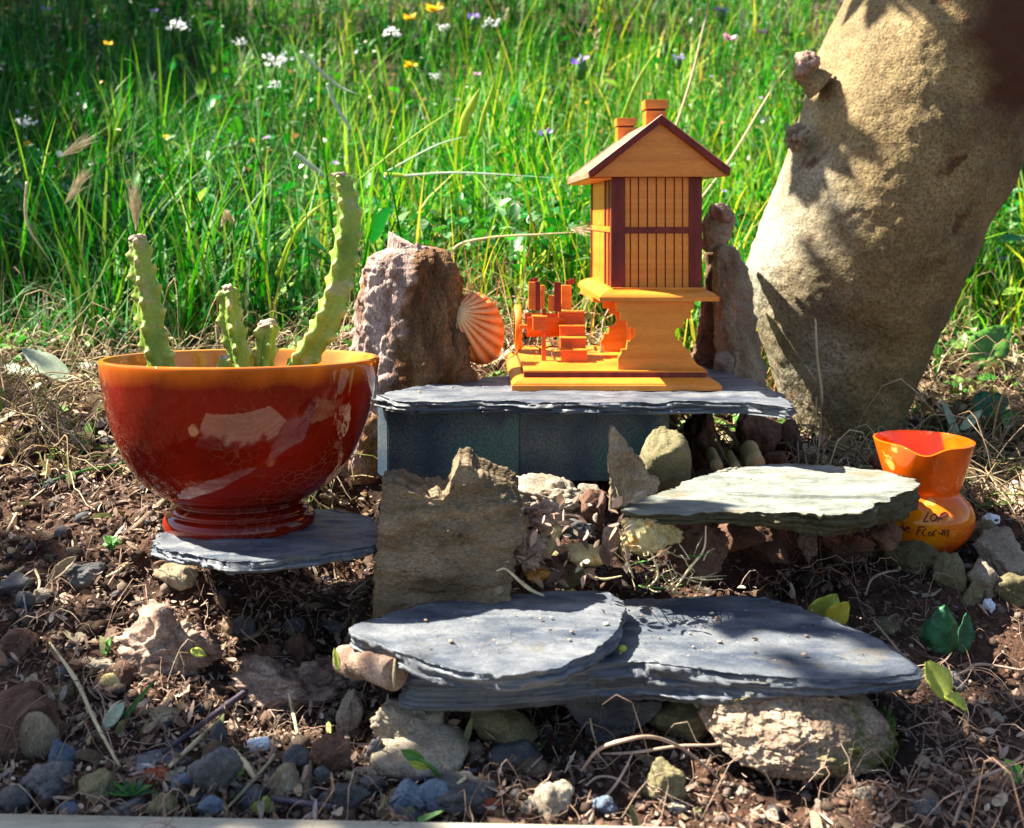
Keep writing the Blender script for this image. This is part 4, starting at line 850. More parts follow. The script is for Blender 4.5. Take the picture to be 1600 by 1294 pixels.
tag(mtube('stray_fibre', [P(922, 1122, .868), P(926, 1143, .864), P(932, 1163, .866)], [.0007, .0009, .0006], m_straw, n=14, seg=6), 'short pale fibre hanging before the triangular wedge stone', 'fibre')
# ---- dry grass tuft under the shelf
tf_ = thing('dry_grass_tuft', P(1040, 920, .96), 'tangled dry grass tuft under the left end of the stone shelf', 'grass tuft')
rs = np.random.RandomState(5)
for i in range(46):
    x = rs.uniform(985, 1100); y = rs.uniform(862, 925); a = rs.uniform(-.8, 3.6); L_ = rs.uniform(18, 60)
    pts = [P(x, y, rs.uniform(.93, 1.0)), P(x+L_*.5*math.cos(a)+rs.uniform(-8, 8), y-L_*.4*math.sin(a)+rs.uniform(-8, 8), rs.uniform(.93, .99)), P(x+L_*math.cos(a), y-L_*.6*math.sin(a), rs.uniform(.93, 1.0))]
    mtube('dry_blade', pts, [.0007, .0006, .0003], m_straw if i % 9 else m_green, tf_, n=12, seg=5, flat=.4)
for pts in [[(1103, 822), (1100, 858), (1080, 885), (1062, 910), (1050, 925)], [(975, 850), (982, 880), (990, 904)], [(972, 900), (945, 905), (930, 902)], [(1005, 850), (1020, 870), (1028, 900), (1010, 920)]]:
    mtube('dry_blade', [P(a, b, .955) for a, b in pts], [.0005, .0011, .0006], m_straw, tf_, n=24, seg=6, flat=.5)
tag(mtube('dry_stalk', [P(776, 892, .93), P(790, 889, .93), P(812, 908, .93), P(830, 922, .935), P(850, 931, .94)], [.0006, .0010, .0018, .0008], m_straw, n=20, seg=6), 'thin dry stalk curling in front of the weathered slab', 'stalk')

# ================================================================== SINGLE LEAVES AND SPROUTS
def leaf(b, t, wpx, m, label, Y=None, name='leaf', cat='leaf', parent=None, lift=(.004, .02), **k):
    B = (G(b[0], b[1], lift[0]) if Y is None else P(b[0], b[1], Y[0])); 
    Tt = P(t[0], t[1], B.y+lift[1]*.5) if Y is None else P(t[0], t[1], Y[1])
    V, Fc = leafV(B, Tt, wpx*B.y/F, **k); o = mk(name, V, Fc, m, parent); md = o.modifiers.new('thickness', 'SOLIDIFY'); md.thickness = .0004
    return tag(o, label, cat) if parent is None else o
leaf((1275, 968), (1308, 928), 50, m_yleaf, 'yellow-green folded leaf standing at the back of the lowest slab', Y=(1.0, .995), shape='heart', up=(0, -1, .3), cup=.35)
leaf((1296, 972), (1326, 940), 34, mat('yellow_leaf', (.62, .52, .03), (.72, .62, .08), 60, .5, .2, 500, .3, 300, .0008, .4, trans=.35), 'yellow half of the folded leaf behind the lowest slab', Y=(.99, .985), shape='heart', up=(0, -1, .2), cup=.2)
leaf((1478, 1022), (1476, 946), 62, m_ivy, 'dark green upright ivy leaf on the bare soil at right', Y=(.965, .97), shape='heart', n=16, up=(0, -1, .2), cup=-.3)
leaf((1500, 1022), (1510, 958), 34, m_ivy, 'smaller dark green leaf lobe leaning on the ivy leaf', Y=(.96, .965), shape='oval', n=16, up=(.3, -1, .2), cup=.25)
leaf((1448, 1034), (1478, 1098), 44, m_yleaf, 'pale yellow-green curled leaf at the tip of the lowest slab', Y=(.85, .835), shape='oval', up=(0, -1, .4), cup=.5)
leaf((1475, 1088), (1510, 1112), 28, m_yleaf, 'curled yellow tip of the pale leaf on the soil', Y=(.835, .83), shape='oval', up=(0, -.5, 1), cup=.5)
leaf((1592, 1225), (1572, 1186), 34, m_green, 'bright green leaf at the lower right border', shape='oval', up=(0, -1, .3))
for (b, t, w_, lab) in [((112, 600), (34, 545), 42, 'broad grey-green leaf, upper one of three left of the bowl'), ((60, 586), (-20, 574), 26, 'narrow pale leaf at the left border above the litter'), ((60, 580), (150, 620), 34, 'mottled grey-green leaf pointing at the bowl rim')]:
    leaf(b, t, w_, m_paleleaf, lab, lift=(.02, .06), up=(0, -.6, .8), cup=.2)
leaf((150, 575), (118, 570), 20, m_paleleaf, 'small round pale green leaf beside the bowl rim', lift=(.02, .04), up=(0, -.6, .8))
leaf((1520, 568), (1578, 508), 58, m_leaf and m_green, 'bright green lobed leaf right of the trunk', shape='heart', lift=(.03, .04), up=(0, -1, .4))
leaf((1522, 640), (1578, 622), 44, m_ivy, 'dark glossy ivy leaf right of the trunk foot', shape='heart', lift=(.03, .03), up=(0, -.8, .6))
leaf((1560, 640), (1604, 690), 40, m_green, 'green leaf tip at the right border', lift=(.03, -.01), up=(0, -.8, .6))
leaf((1500, 690), (1470, 620), 14, m_paleleaf, 'narrow pale leaf standing behind the jug', Y=(1.5, 1.5), up=(0, -1, .2))
leaf((1500, 672), (1535, 640), 18, m_paleleaf, 'short pale leaf blade behind the jug rim', Y=(1.45, 1.45), up=(0, -1, .2))
leaf((44, 1080), (56, 1050), 22, m_deadleaf, 'yellowish fan-shaped dry leaf in the left foreground', shape='heart', up=(0, -1, .5))
leaf((160, 1140), (196, 1096), 26, m_paleleaf, 'spotted grey-green leaf by the green sprout', up=(0, -1, .6))
leaf((190, 1126), (242, 1062), 9, m_green, 'narrow green blade standing in the left foreground', shape='blade', up=(0, -1, .3), cup=.4)
leaf((80, 990), (132, 940), 0.1, m_deadleaf, 'x') if False else None
leaf((78, 908), (122, 868), 22, m_deadleaf, 'grey-brown torn leaf left of the dark bluish stone', up=(0, -1, .8), cup=.4)
leaf((100, 985), (122, 1008), 12, m_straw, 'pale wood splinter in the sunlit litter', name='wood_splinter', cat='splinter', up=(0, 0, 1), lift=(.006, -.02))
leaf((652, 1284), (694, 1266), 12, m_green, 'green blade lying on the front plank edge', shape='blade', up=(0, -.6, 1), lift=(.012, .0))
leaf((378, 1216), (364, 1186), 26, m_green, 'small green leaf on the swirled lump', up=(0, -1, .5))
leaf((392, 1268), (436, 1250), 28, m_yleaf, 'yellow-green rotting leaf by the front plank', shape='lobed', up=(0, -.8, .6))
leaf((164, 1024), (172, 994), 12, m_green, 'little olive leaf in the sunlit litter', up=(0, -1, .3), lift=(.006, .02))
leaf((298, 1016), (322, 1024), 16, m_yleaf, 'bright green sprout leaf on the bleached root knot', up=(0, -1, .5), lift=(.03, 0))
leaf((530, 1048), (522, 1012), 12, m_yleaf, 'yellow-green leaf standing on the cut branch section', Y=(.87, .875), up=(0, -1, .2))
leaf((516, 1148), (512, 1126), 10, m_yleaf, 'tiny green leaf below the bleached roots', up=(0, -1, .2), lift=(.01, .02))
# sprout with stem in front of the big sunlit stone
sp = thing('sprout', G(700, 1235), 'green sprout with two leaves in front of the big sunlit stone', 'sprout')
g = G(702, 1236, .0)
mtube('sprout_stem', [g, P(680, 1205, g.y-.01), P(655, 1185, g.y-.012)], [.0012, .0016, .0012], m_green, sp, n=16, seg=8)
leaf((662, 1190), (626, 1172), 20, m_green, '', Y=(g.y-.012, g.y-.015), parent=sp, up=(0, -1, .5), cup=.3)
leaf((668, 1200), (638, 1190), 12, m_yleaf, '', Y=(g.y-.012, g.y-.018), parent=sp, up=(0, -1, .2), cup=.3)
cl = thing('clover', G(175, 852), 'bright green clover sprig left of the bowl foot', 'clover')
for (a, b) in [(162, 838), (184, 838), (190, 850), (174, 860), (160, 852)]:
    leaf((175, 848), (a, b), 15, m_green, '', parent=cl, lift=(.01, .004), up=(0, -.5, 1), shape='heart')
wd_ = thing('weed', G(205, 1235), 'dark green feathery weed by the front plank', 'weed')
for i in range(9):
    a = -.2+i*.42; leaf((205, 1240), (205+math.cos(a)*42, 1240-abs(math.sin(a))*24), 10, m_ivy if i % 2 else m_green, '', parent=wd_, lift=(.01, .0), up=(0, -.6, 1), shape='blade')
V, Fc = rockV(P(1166, 976, .985-.02), (.0075, .006, .010), 8, sub=3, planes=5, rough=.15); tag(mk('pebble', V, Fc, m_pinkroot), 'tiny pinkish pebble sitting on the lowest slab', 'pebble')
sd = thing('seedling_bit', P(972, 1020, .87), 'tiny bright green seed leaf lying on the lowest slab', 'leaf')
V, Fc = rockV(P(973, 1013, .872), (.0065, .004, .0055), 9, sub=3, planes=0, rough=.1); mk('seed_leaf', V, Fc, m_yleaf, sd)
mtube('stalk', [P(972, 1014, .872), P(969, 1022, .868)], [.001, .0007], m_yleaf, sd, n=6, seg=6)
V, Fc = rockV(P(779, 921, .945), (.011, .008, .009), 10, sub=3, planes=6, rough=.1); tag(mk('pebble', V, Fc, m_drift), 'small brown pebble at the foot of the weathered slab', 'pebble')
# front plank
A = P(-140, 1267, .735); B = P(1060, 1291, .735)
V, Fl = boxV(A.x, B.x, .50, .735, -.03, 0, .002); V = np.array(V); V[:, 2] += np.interp(V[:, 0], [A.x, B.x], [A.z, B.z])
tag(mk('front_plank', V, Fl, m_plankd, smooth=False), 'weathered pale plank edging the bed at the bottom left', 'plank')

# ================================================================== UNCOUNTABLE STUFF
TET = np.array([(1, 1, 1), (-1, -1, 1), (-1, 1, -1), (1, -1, -1), (-1.3, .2, .3), (.5, -1.2, .2)], float)
def scatter_xy(n, x0, x1, y0, y1, pw=1.0, seed=0):
    r = np.random.RandomState(seed); u = r.rand(n)
    y = y0*(y1/y0)**(u**pw); x = (r.rand(n)*2-1)*y*.56+.025*y; return x, y, r
def rocks_stuff(name, n, y0, y1, smin, smax, cols, seed, m=m_crumb, keep=None):
    x, y, r = scatter_xy(n, 0, 0, y0, y1, seed=seed)
    if keep is not None: k = keep(x, y, r); x, y = x[k], y[k]; n = len(x)
    D, Fc = ico(1); s = smin*(smax/smin)**(r.rand(n)**2.2)
    j = 1+.28*r.normal(size=(n, len(D))); sc = np.stack([r.uniform(.7, 1.5, n), r.uniform(.7, 1.3, n), r.uniform(.5, .9, n)], -1)
    V = D[None]*j[..., None]*sc[:, None]*s[:, None, None]; V = np.round(V/(s[:, None, None]*.45))*(s[:, None, None]*.45)*.5+V*.5
    a = r.rand(n)*6.28; ca, sa = np.cos(a)[:, None], np.sin(a)[:, None]
    V = np.stack([V[..., 0]*ca-V[..., 1]*sa, V[..., 0]*sa+V[..., 1]*ca, V[..., 2]], -1)
    V += np.stack([x, y, T(x, y)+s*.25], -1)[:, None]
    c = np.array(cols)[r.randint(0, len(cols), n)]*r.uniform(.6, 1.35, (n, 1)); C = np.repeat(c[:, None], len(D), 1).reshape(-1, 3)
    Fa = (Fc[None]+(np.arange(n)*len(D))[:, None, None]).reshape(-1, 3)
    tag(mk(name, V.reshape(-1, 3), Fa, m, col=C, smooth=False, origin=(0, 1, 0)), kind='stuff')
rocks_stuff('soil_crumbs', 26000, .70, 1.8, .0007, .0048, [(.16, .09, .06), (.10, .055, .04), (.24, .15, .11), (.07, .045, .035), (.20, .15, .12)], 3)
rocks_stuff('gravel', 2600, .70, 1.4, .003, .010, [(.075, .075, .08), (.16, .12, .09), (.06, .042, .03), (.12, .075, .05), (.07, .045, .03)], 5, keep=lambda x, y, r: (x < .02+.1*r.rand(len(x))) & (y < 1.3) | (r.rand(len(x)) < .10))
def flakes(name, n, y0, y1, L0, L1, W0, W1_, cols, seed, m=m_litter, keep=None, lift=.004, tilt=.5, curl=.3, pw=1.0):
    x, y, r = scatter_xy(n, 0, 0, y0, y1, seed=seed, pw=pw)
    if keep is not None: k = keep(x, y, r); x, y = x[k], y[k]; n = len(x)
    L_ = L0*(L1/L0)**(r.rand(n)**1.6); W_ = W0*(W1_/W0)**r.rand(n); a = r.rand(n)*6.28; t = r.normal(size=n)*tilt
    d = np.stack([np.cos(a)*np.cos(t), np.sin(a)*np.cos(t), np.sin(t)], -1); s = np.stack([-np.sin(a), np.cos(a), r.normal(size=n)*.7], -1); s /= np.linalg.norm(s, axis=1)[:, None]; u = np.cross(d, s)
    cu = r.normal(size=n)*curl; prof = [(-.5, .35), (-.2, 1), (.2, .9), (.5, .25)]; V = []
    b = np.stack([x, y, T(x, y)+lift+np.abs(np.sin(t))*L_*.4], -1)
    for q, wd in prof:
        cen = b+d*(L_*q)[:, None]+u*(cu*L_*(.25-q*q))[:, None]
        V += [cen+s*(W_*wd*.5)[:, None], cen-s*(W_*wd*.5)[:, None]]
    V = np.stack(V, 1); f = np.array([(0, 1, 3, 2), (2, 3, 5, 4), (4, 5, 7, 6)]); Fa = (f[None]+(np.arange(n)*8)[:, None, None]).reshape(-1, 4)
    c = np.array(cols)[r.randint(0, len(cols), n)]*r.uniform(.6, 1.3, (n, 1)); C = np.repeat(c[:, None], 8, 1).reshape(-1, 3)
    tag(mk(name, V.reshape(-1, 3), Fa, m, col=C, origin=(0, 1, 0)), kind='stuff')
BR = [(.44, .29, .21), (.24, .14, .09), (.58, .46, .36), (.12, .07, .05), (.42, .29, .22)]
PALE = [(.46, .34, .19), (.32, .22, .11), (.56, .46, .30), (.20, .13, .06), (.38, .25, .13), (.16, .20, .04)]
flakes('bark_mulch', 24000, .72, 1.7, .003, .018, .001, .0055, BR, 8, keep=lambda x, y, r: (x < -.02+.1*r.rand(len(x))) | (r.rand(len(x)) < .22))
flakes('curled_leaf_bits', 520, .72, 1.6, .010, .030, .004, .011, [(.34, .25, .16), (.24, .15, .09), (.46, .38, .26), (.18, .20, .08)], 19, lift=.006, keep=lambda x, y, r: (x < .0) | (r.rand(len(x)) < .25), curl=.8)
flakes('leaf_litter', 15000, 1.22, 3.0, .008, .05, .003, .016, PALE+BR[:3]+[(.12, .22, .04)], 9, lift=.006, keep=lambda x, y, r: ~((x > -.12) & (x < .34) & (y < 1.36)))
def tangles(name, n, y0, y1, L0, L1, rad, cols, seed, keep=None, segs=7, lift=.004, wig=1.0, m=m_litter):
    x, y, r = scatter_xy(n, 0, 0, y0, y1, seed=seed)
    if keep is not None: k = keep(x, y, r); x, y = x[k], y[k]; n = len(x)
    L_ = L0*(L1/L0)**(r.rand(n)**1.5); a = r.rand(n)*6.28; V = []; p = np.stack([x, y], -1); h = r.rand(n)*lift*3+.001; hv = np.abs(r.normal(size=n))*L_*.35
    for i in range(segs):
        z = T(p[:, 0], p[:, 1])+h+hv*math.sin(math.pi*i/(segs-1)); q = np.column_stack([p, z]); side = np.stack([-np.sin(a), np.cos(a), a*0], -1); rr_ = rad*(1-.5*i/segs)
        V += [q+side*rr_, q-side*rr_*.5+np.array([0, 0, rr_]), q-side*rr_*.5-np.array([0, 0, rr_])]
        a = a+r.normal(size=n)*wig*.5; p = p+np.stack([np.cos(a), np.sin(a)], -1)*(L_/(segs-1))[:, None]
    V = np.stack(V, 1); f = np.array([(i*3+j, i*3+(j+1) % 3, (i+1)*3+(j+1) % 3, (i+1)*3+j) for i in range(segs-1) for j in range(3)])
    Fa = (f[None]+(np.arange(n)*segs*3)[:, None, None]).reshape(-1, 4); c = np.array(cols)[r.randint(0, len(cols), n)]*r.uniform(.6, 1.3, (n, 1)); C = np.repeat(c[:, None], segs*3, 1).reshape(-1, 3)
    tag(mk(name, V.reshape(-1, 3), Fa, m, col=C, origin=(0, 1, 0)), kind='stuff')
tangles('root_hairs', 1500, .70, 1.5, .012, .07, .0004, [(.42, .28, .20), (.52, .38, .28), (.26, .17, .12)], 12, wig=1.3)
tangles('dense_root_hairs', 900, .70, 1.15, .02, .09, .0005, [(.42, .26, .19), (.56, .38, .29)], 13, wig=1.6, keep=lambda x, y, r: ((x > .26) & (x < .46)) | ((x < -.05) & (x > -.3) & (r.rand(len(x)) < .3)))
tangles('straw_litter', 5200, 1.2, 3.2, .03, .16, .0011, PALE, 14, wig=.4, lift=.008, keep=lambda x, y, r: ~((x > -.13) & (x < .36) & (y < 1.38)))

def wall_bits(n, seed):
    r = np.random.RandomState(seed); parts = []; cc = []
    for i in range(n):
        px = r.uniform(795, 1000) if r.rand() < .7 else r.uniform(590, 960); py = r.uniform(770, 915) if px > 790 else r.uniform(1090, 1150)
        p = P(px, py, r.uniform(.93, 1.0) if px > 790 and py < 1000 else .86); d = Vector(r.normal(size=3)).normalized(); L_ = r.uniform(.006, .020)
        V, Fc = leafV(p-d*L_/2, p+d*L_/2, L_*r.uniform(.2, .6), up=r.normal(size=3), cup=r.uniform(-.5, .5), n=5, m=3, shape='oval'); parts.append((V, Fc))
        cc += [np.array(BR[r.randint(0, 5)])*r.uniform(.6, 1.4)]*len(V)
    V, Fc = join(parts); tag(mk('bark_bits', V, Fc, m_litter, col=np.array(cc)), kind='stuff')
wall_bits(130, 6)
def slab_bits(n, seed):
    r = np.random.RandomState(seed); V, C = [], []; D, Fc = ico(1)
    for i in range(n):
        px, py, z = [(r.uniform(640, 950), r.uniform(950, 1020), -.335), (r.uniform(1000, 1350), r.uniform(950, 1040), -.352), (r.uniform(1080, 1400), r.uniform(745, 780), -.27), (r.uniform(620, 780), r.uniform(605, 618), -.2), (r.uniform(300, 570), r.uniform(845, 865), -.2946)][r.choice(5, p=[.3, .4, .14, .06, .1])]
        Y = -z*F/(py-CY); s = .0004*5**(r.rand()**3)
        V.append(D*s*(1+.3*r.normal(size=(len(D), 1)))*np.array([1.3, 1, .6])+np.array([(px-CX)/F*Y, Y, z+CZ+.0016])); C.append(np.tile(np.array(BR[r.randint(0, 5)])*r.uniform(.4, 1.3), (len(D), 1)))
    Fa = (Fc[None]+(np.arange(n)*len(D))[:, None, None]).reshape(-1, 3)
    tag(mk('slate_grit', np.concatenate(V), Fa, m_crumb, col=np.concatenate(C), smooth=False), kind='stuff')
slab_bits(200, 8)

# ------------------------------------------------------------------ grass
def grass(name, x, y, h, w, lean, cols, seed, m=m_grass, segs=5, z=None, spread=1.0, flatcol=None, drop=1.0):
    r = np.random.RandomState(seed); n = len(x); a = r.rand(n)*6.28; le = lean*(.3+r.rand(n)*1.4)*spread
    le = np.minimum(le, 1.1); le = np.where(np.sin(a) < 0, le*.35, le)
    base = np.stack([x, y, (T(x, y, False)-.004) if z is None else z], -1)
    d = np.stack([np.cos(a), np.sin(a), a*0], -1); f = a+1.57+r.normal(size=n)*.5; s = np.stack([np.cos(f), np.sin(f), f*0], -1); V = []
    for i in range(segs+1):
        q = i/segs; o = d*(le*h*q**1.8)[:, None]; o[:, 2] = h*(q-drop*.38*np.minimum(le, 1.6)*q**2.6)
        wd = w*(1-q**1.7)*.5+w*.03
        V += [base+o+s*wd[:, None], base+o-s*wd[:, None]]
    V = np.stack(V, 1); k = 2*(segs+1); fc = np.array([(2*i, 2*i+1, 2*i+3, 2*i+2) for i in range(segs)]); Fa = (fc[None]+(np.arange(n)*k)[:, None, None]).reshape(-1, 4)
    c = np.array(cols)[r.randint(0, len(cols), n)]*r.uniform(.65, 1.4, (n, 1))
    if flatcol is not None: c = c*flatcol[:, None]
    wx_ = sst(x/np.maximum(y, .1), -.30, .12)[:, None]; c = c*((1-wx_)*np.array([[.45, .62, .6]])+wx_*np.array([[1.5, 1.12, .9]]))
    C = np.repeat(c[:, None], k, 1); return tag(mk(name, V.reshape(-1, 3), Fa, m, col=C.reshape(-1, 3), origin=(0, 1, 0)), kind='stuff')
GR = [(.008, .20, .003), (.005, .14, .004), (.03, .30, .003), (.004, .09, .005), (.09, .36, .006), (.008, .17, .01), (.22, .42, .16)]
YG = [(.20, .46, .012), (.36, .55, .02), (.14, .40, .012), (.46, .52, .06)]
def gpos(n, y0, y1, seed, fn):
    x, y, r = scatter_xy(n, 0, 0, y0, y1, seed=seed); k = fn(x, y, r); return x[k], y[k], r
def edge_l(x): return np.interp(x, [-1.5, -.9, -.6, -.3, 0, .35, .6, .9, 1.5], [2.0, 1.9, 1.75, 1.75, 1.72, 1.72, 1.9, 2.1, 2.2])
cl_ = lambda x, y, s, q: vn(np.stack([x*s, y*s, x*0+q], -1), 71)
x, y, r = gpos(40000, 1.7, 7.5, 21, lambda x, y, r: (y > edge_l(x)+.12*r.normal(size=len(x))) & (cl_(x, y, 5, 1)+.6*cl_(x, y, 13, 4) > -.30+.35*r.normal(size=len(x))))
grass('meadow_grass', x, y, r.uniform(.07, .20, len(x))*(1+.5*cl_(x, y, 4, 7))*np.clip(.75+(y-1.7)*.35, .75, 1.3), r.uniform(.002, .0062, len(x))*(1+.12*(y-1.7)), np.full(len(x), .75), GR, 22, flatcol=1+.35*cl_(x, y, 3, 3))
x, y, r = gpos(14000, 1.6, 6, 24, lambda x, y, r: (y > edge_l(x)-.05) & (cl_(x, y, 6, 2) > .0))
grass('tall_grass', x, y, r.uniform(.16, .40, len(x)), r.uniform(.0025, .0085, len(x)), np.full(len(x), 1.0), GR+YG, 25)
x, y, r = gpos(5200, 1.6, 5, 26, lambda x, y, r: (x > -.1) & (y > edge_l(x)-.1) & (cl_(x, y, 4, 5) > -.3))
grass('yellow_green_grass', x, y, r.uniform(.08, .24, len(x)), r.uniform(.0018, .0045, len(x)), np.full(len(x), .9), YG, 27)
x, y, r = gpos(4200, 1.5, 5.5, 28, lambda x, y, r: (cl_(x, y, 4, 9) > .05-.25*(x < -.25)))
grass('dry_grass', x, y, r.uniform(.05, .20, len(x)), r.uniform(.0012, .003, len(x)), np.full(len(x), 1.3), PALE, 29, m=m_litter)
# broad-leaved ground cover
def broad(name, n, y0, y1, L0, L1, cols, seed, keep, lift=(.01, .09), mat_=m_leaf, aspect=.55):
    x, y, r = gpos(n, y0, y1, seed, keep); n = len(x); L_ = r.uniform(L0, L1, n); a = r.rand(n)*6.28; t = r.normal(size=n)*.45+.25
    d = np.stack([np.cos(a)*np.cos(t), np.sin(a)*np.cos(t), np.sin(t)], -1); s = np.stack([-np.sin(a), np.cos(a), r.normal(size=n)*.35], -1); s /= np.linalg.norm(s, axis=1)[:, None]; u = np.cross(d, s)
    b = np.stack([x, y, T(x, y, False)+r.uniform(lift[0], lift[1], n)], -1); V = []
    for q, wd in ((0, .05), (.2, .8), (.5, 1), (.8, .62), (1, .03)):
        cen = b+d*(L_*q)[:, None]-u*(L_*.18*(q-.4)**2)[:, None]; W_ = L_*aspect*wd*.5
        V += [cen+s*W_[:, None]+u*(W_*.35)[:, None], cen, cen-s*W_[:, None]+u*(W_*.35)[:, None]]
    V = np.stack(V, 1); f = np.array([(i*3+j, i*3+j+1, i*3+j+4, i*3+j+3) for i in range(4) for j in range(2)]); Fa = (f[None]+(np.arange(n)*15)[:, None, None]).reshape(-1, 4)
    c = np.array(cols)[r.randint(0, len(cols), n)]*r.uniform(.65, 1.4, (n, 1)); C = np.repeat(c[:, None], 15, 1).reshape(-1, 3)
    tag(mk(name, V.reshape(-1, 3), Fa, mat_, col=C, origin=(0, 1, 0)), kind='stuff')
broad('broad_leaved_weeds', 15000, 1.65, 6.5, .012, .045, [(.006, .18, .006), (.004, .12, .01), (.04, .30, .008), (.012, .19, .03), (.20, .36, .16)], 31, lambda x, y, r: (y > edge_l(x)) & (cl_(x, y, 3.2, 11) > -.15), lift=(.01, .15))
broad('large_meadow_leaves', 2600, 1.75, 5.5, .035, .085, [(.010, .20, .01), (.006, .13, .015), (.06, .32, .012), (.02, .22, .05), (.24, .40, .05)], 37, lambda x, y, r: (y > edge_l(x)) & (cl_(x, y, 4.2, 19) > .05), lift=(.02, .14), aspect=.42)
broad('creeping_weeds', 4200, 1.35, 2.2, .010, .035, [(.05, .24, .03), (.10, .32, .04), (.20, .34, .08)], 33, lambda x, y, r: (cl_(x, y, 6, 13) > -.05) & ~((x > -.13) & (x < .36) & (y < 1.5)), lift=(.004, .03))
broad('meadow_blossom_specks', 900, 2.3, 6.5, .008, .02, [(.7, .7, .75), (.5, .3, .7), (.7, .45, .05), (.75, .72, .6), (.45, .22, .08)], 35, lambda x, y, r: (cl_(x, y, 2, 15) > -.1), lift=(.08, .24), aspect=.9)

# ------------------------------------------------------------------ flowers and single blades of the meadow
def flower(px, py, Y, kind, label, size=10, group=None):
    top = P(px, py, Y); g = Vector((top.x+.01, Y+.01, float(T(top.x, Y, False)))); s = size*Y/F
    t = thing({'purple': 'purple_flower', 'white': 'white_flower', 'pink': 'pink_flower', 'yellow': 'yellow_flower', 'seed': 'seed_head'}[kind], g, label, 'flower' if kind != 'seed' else 'seed head', group)
    mtube('flower_stem', [g, g.lerp(top, .6)+Vector((.004, 0, 0)), top], [.0013, .0011, .0009], m_green, t, n=10, seg=6)
    rs = np.random.RandomState(int(px*7+py)); parts = []
    if kind == 'purple':
        V, Fc = rockV(top-Vector((0, 0, s*.3)), (s*1.1, s*1.1, s*2.2), int(px), sub=3, planes=0, rough=.2, fr=4); mk('flower_head', V, Fc, m_green, t)
    n = {'purple': 9, 'white': 26, 'pink': 14, 'yellow': 12, 'seed': 22}[kind]
    for i in range(n):
        a = rs.rand()*6.28
        if kind == 'purple': b = top+Vector((math.cos(a)*s*.4, math.sin(a)*s*.4, s*rs.uniform(.2, .8))); e = b+Vector((math.cos(a)*s*.7, math.sin(a)*s*.7, s*rs.uniform(.1, .6))); W_ = s*.5
        elif kind == 'white': c_ = Vector((rs.uniform(-1, 1)*s, rs.uniform(-.7, .7)*s, rs.uniform(-.5, .5)*s)); b = top+c_; e = b+Vector((math.cos(a), math.sin(a)*.6, rs.uniform(0, 1)))*s*.4; W_ = s*.35
        elif kind == 'seed': b = top+Vector((rs.uniform(-.3, .3)*s, 0, rs.uniform(-1.5, 1.5)*s)); e = b+Vector((math.cos(a)*s*.5, math.sin(a)*s*.3, s*.8)); W_ = s*.22
        else: b = top; e = b+Vector((math.cos(a)*s, math.sin(a)*s*.6-s*.3, s*rs.uniform(.0, .9))); W_ = s*.5
        V, Fc = leafV(b, e, W_, up=(math.sin(a), -math.cos(a), .6), n=5, m=3); parts.append((V, Fc))
    V, Fc = join(parts); mk('petals', V, Fc, {'purple': m_purple, 'white': m_white, 'pink': m_pinkp, 'yellow': m_yellow, 'seed': m_straw}[kind], t)
for a in [(907, 104, 2.5, 'purple', 'purple flower spike up left of the chimneys, the largest one', 15), (853, 214, 2.1, 'purple', 'purple flower spike standing above the shell, left of the roof', 11),
          (1060, 96, 2.8, 'purple', 'small lilac flower above the roof ridge', 9), (1140, 62, 2.9, 'pink', 'pink flower near the top, left of the trunk stub', 12), (1190, 52, 3.2, 'pink', 'pale pink blossom closest to the trunk at the top', 9),
          (1128, 22, 3.4, 'purple', 'purple flower at the top edge left of the trunk', 10), (435, 96, 2.7, 'white', 'big white flower cluster in the upper left meadow', 20), (430, 133, 2.65, 'white', 'small white cluster just below the big white one', 10),
          (374, 66, 3.2, 'white', 'flat little white flower near the top left', 10), (768, 36, 3.4, 'white', 'round white flower at the top centre', 11), (740, 32, 3.6, 'purple', 'violet blossom left of the round white flower', 9),
          (612, 52, 3.3, 'white', 'loose white grassy flower at top centre left', 14), (640, 30, 3.7, 'yellow', 'ochre yellow flower head at the top', 12), (680, 18, 3.9, 'yellow', 'yellow-brown flower head right of the ochre one', 16),
          (642, 104, 3.1, 'yellow', 'yellow-brown flower below the ochre flower heads', 12), (170, 70, 3.3, 'yellow', 'small orange flower in the top left', 8), (280, 40, 3.6, 'white', 'bluish white flower at the top left', 18),
          (40, 190, 2.7, 'white', 'white flower at the far left border', 14), (72, 18, 3.8, 'purple', 'tiny violet flower in the top left corner', 7), (240, 22, 3.8, 'purple', 'tiny violet flower near the top left', 7),
          (693, 44, 3.4, 'white', 'cream flower between the yellow heads and the violet blossom', 9), (1556, 398, 2.3, 'purple', 'violet flower in the grass right of the trunk', 9), (1568, 408, 2.25, 'purple', 'smaller violet bloom beside it at the right border', 7),
          (1130, 410-108, 2.4, 'purple', 'tiny violet bloom right of the gable', 5), (932, 66, 2.9, 'seed', 'yellowish grass seed head above the purple spike', 10), (790, 22, 3.6, 'seed', 'grass seed head at the top centre', 10),
          (1160, 30, 3.1, 'seed', 'bleached grass seed head at the top right', 11), (392, 12, 3.4, 'seed', 'pale grass seed head at the top left centre', 9), (745, 118, 3.0, 'pink', 'faded pink flower over the yellow grass blade', 7),
          (680, 120, 3.0, 'white', 'small bluish white flower left of the faded pink one', 8)]:
    flower(*a)
def blade(pts, Y, wpx, m, label, cat='grass blade', name='wild_grass', flat=.25):
    q = [P(a, b, Y) for a, b in pts]; return tag(mtube(name, q, [wpx*.4*Y/F, wpx*.5*Y/F, wpx*.42*Y/F, .0003], m, n=26, seg=8, flat=flat), label, cat)
m_lime = mat('lime_blade', (.34, .52, .03), (.50, .62, .06), 60, .45, .1, 300, 0, trans=.4)
m_paleb = mat('silvery_blade', (.38, .52, .34), (.52, .62, .48), 60, .4, .1, 300, 0, trans=.25)
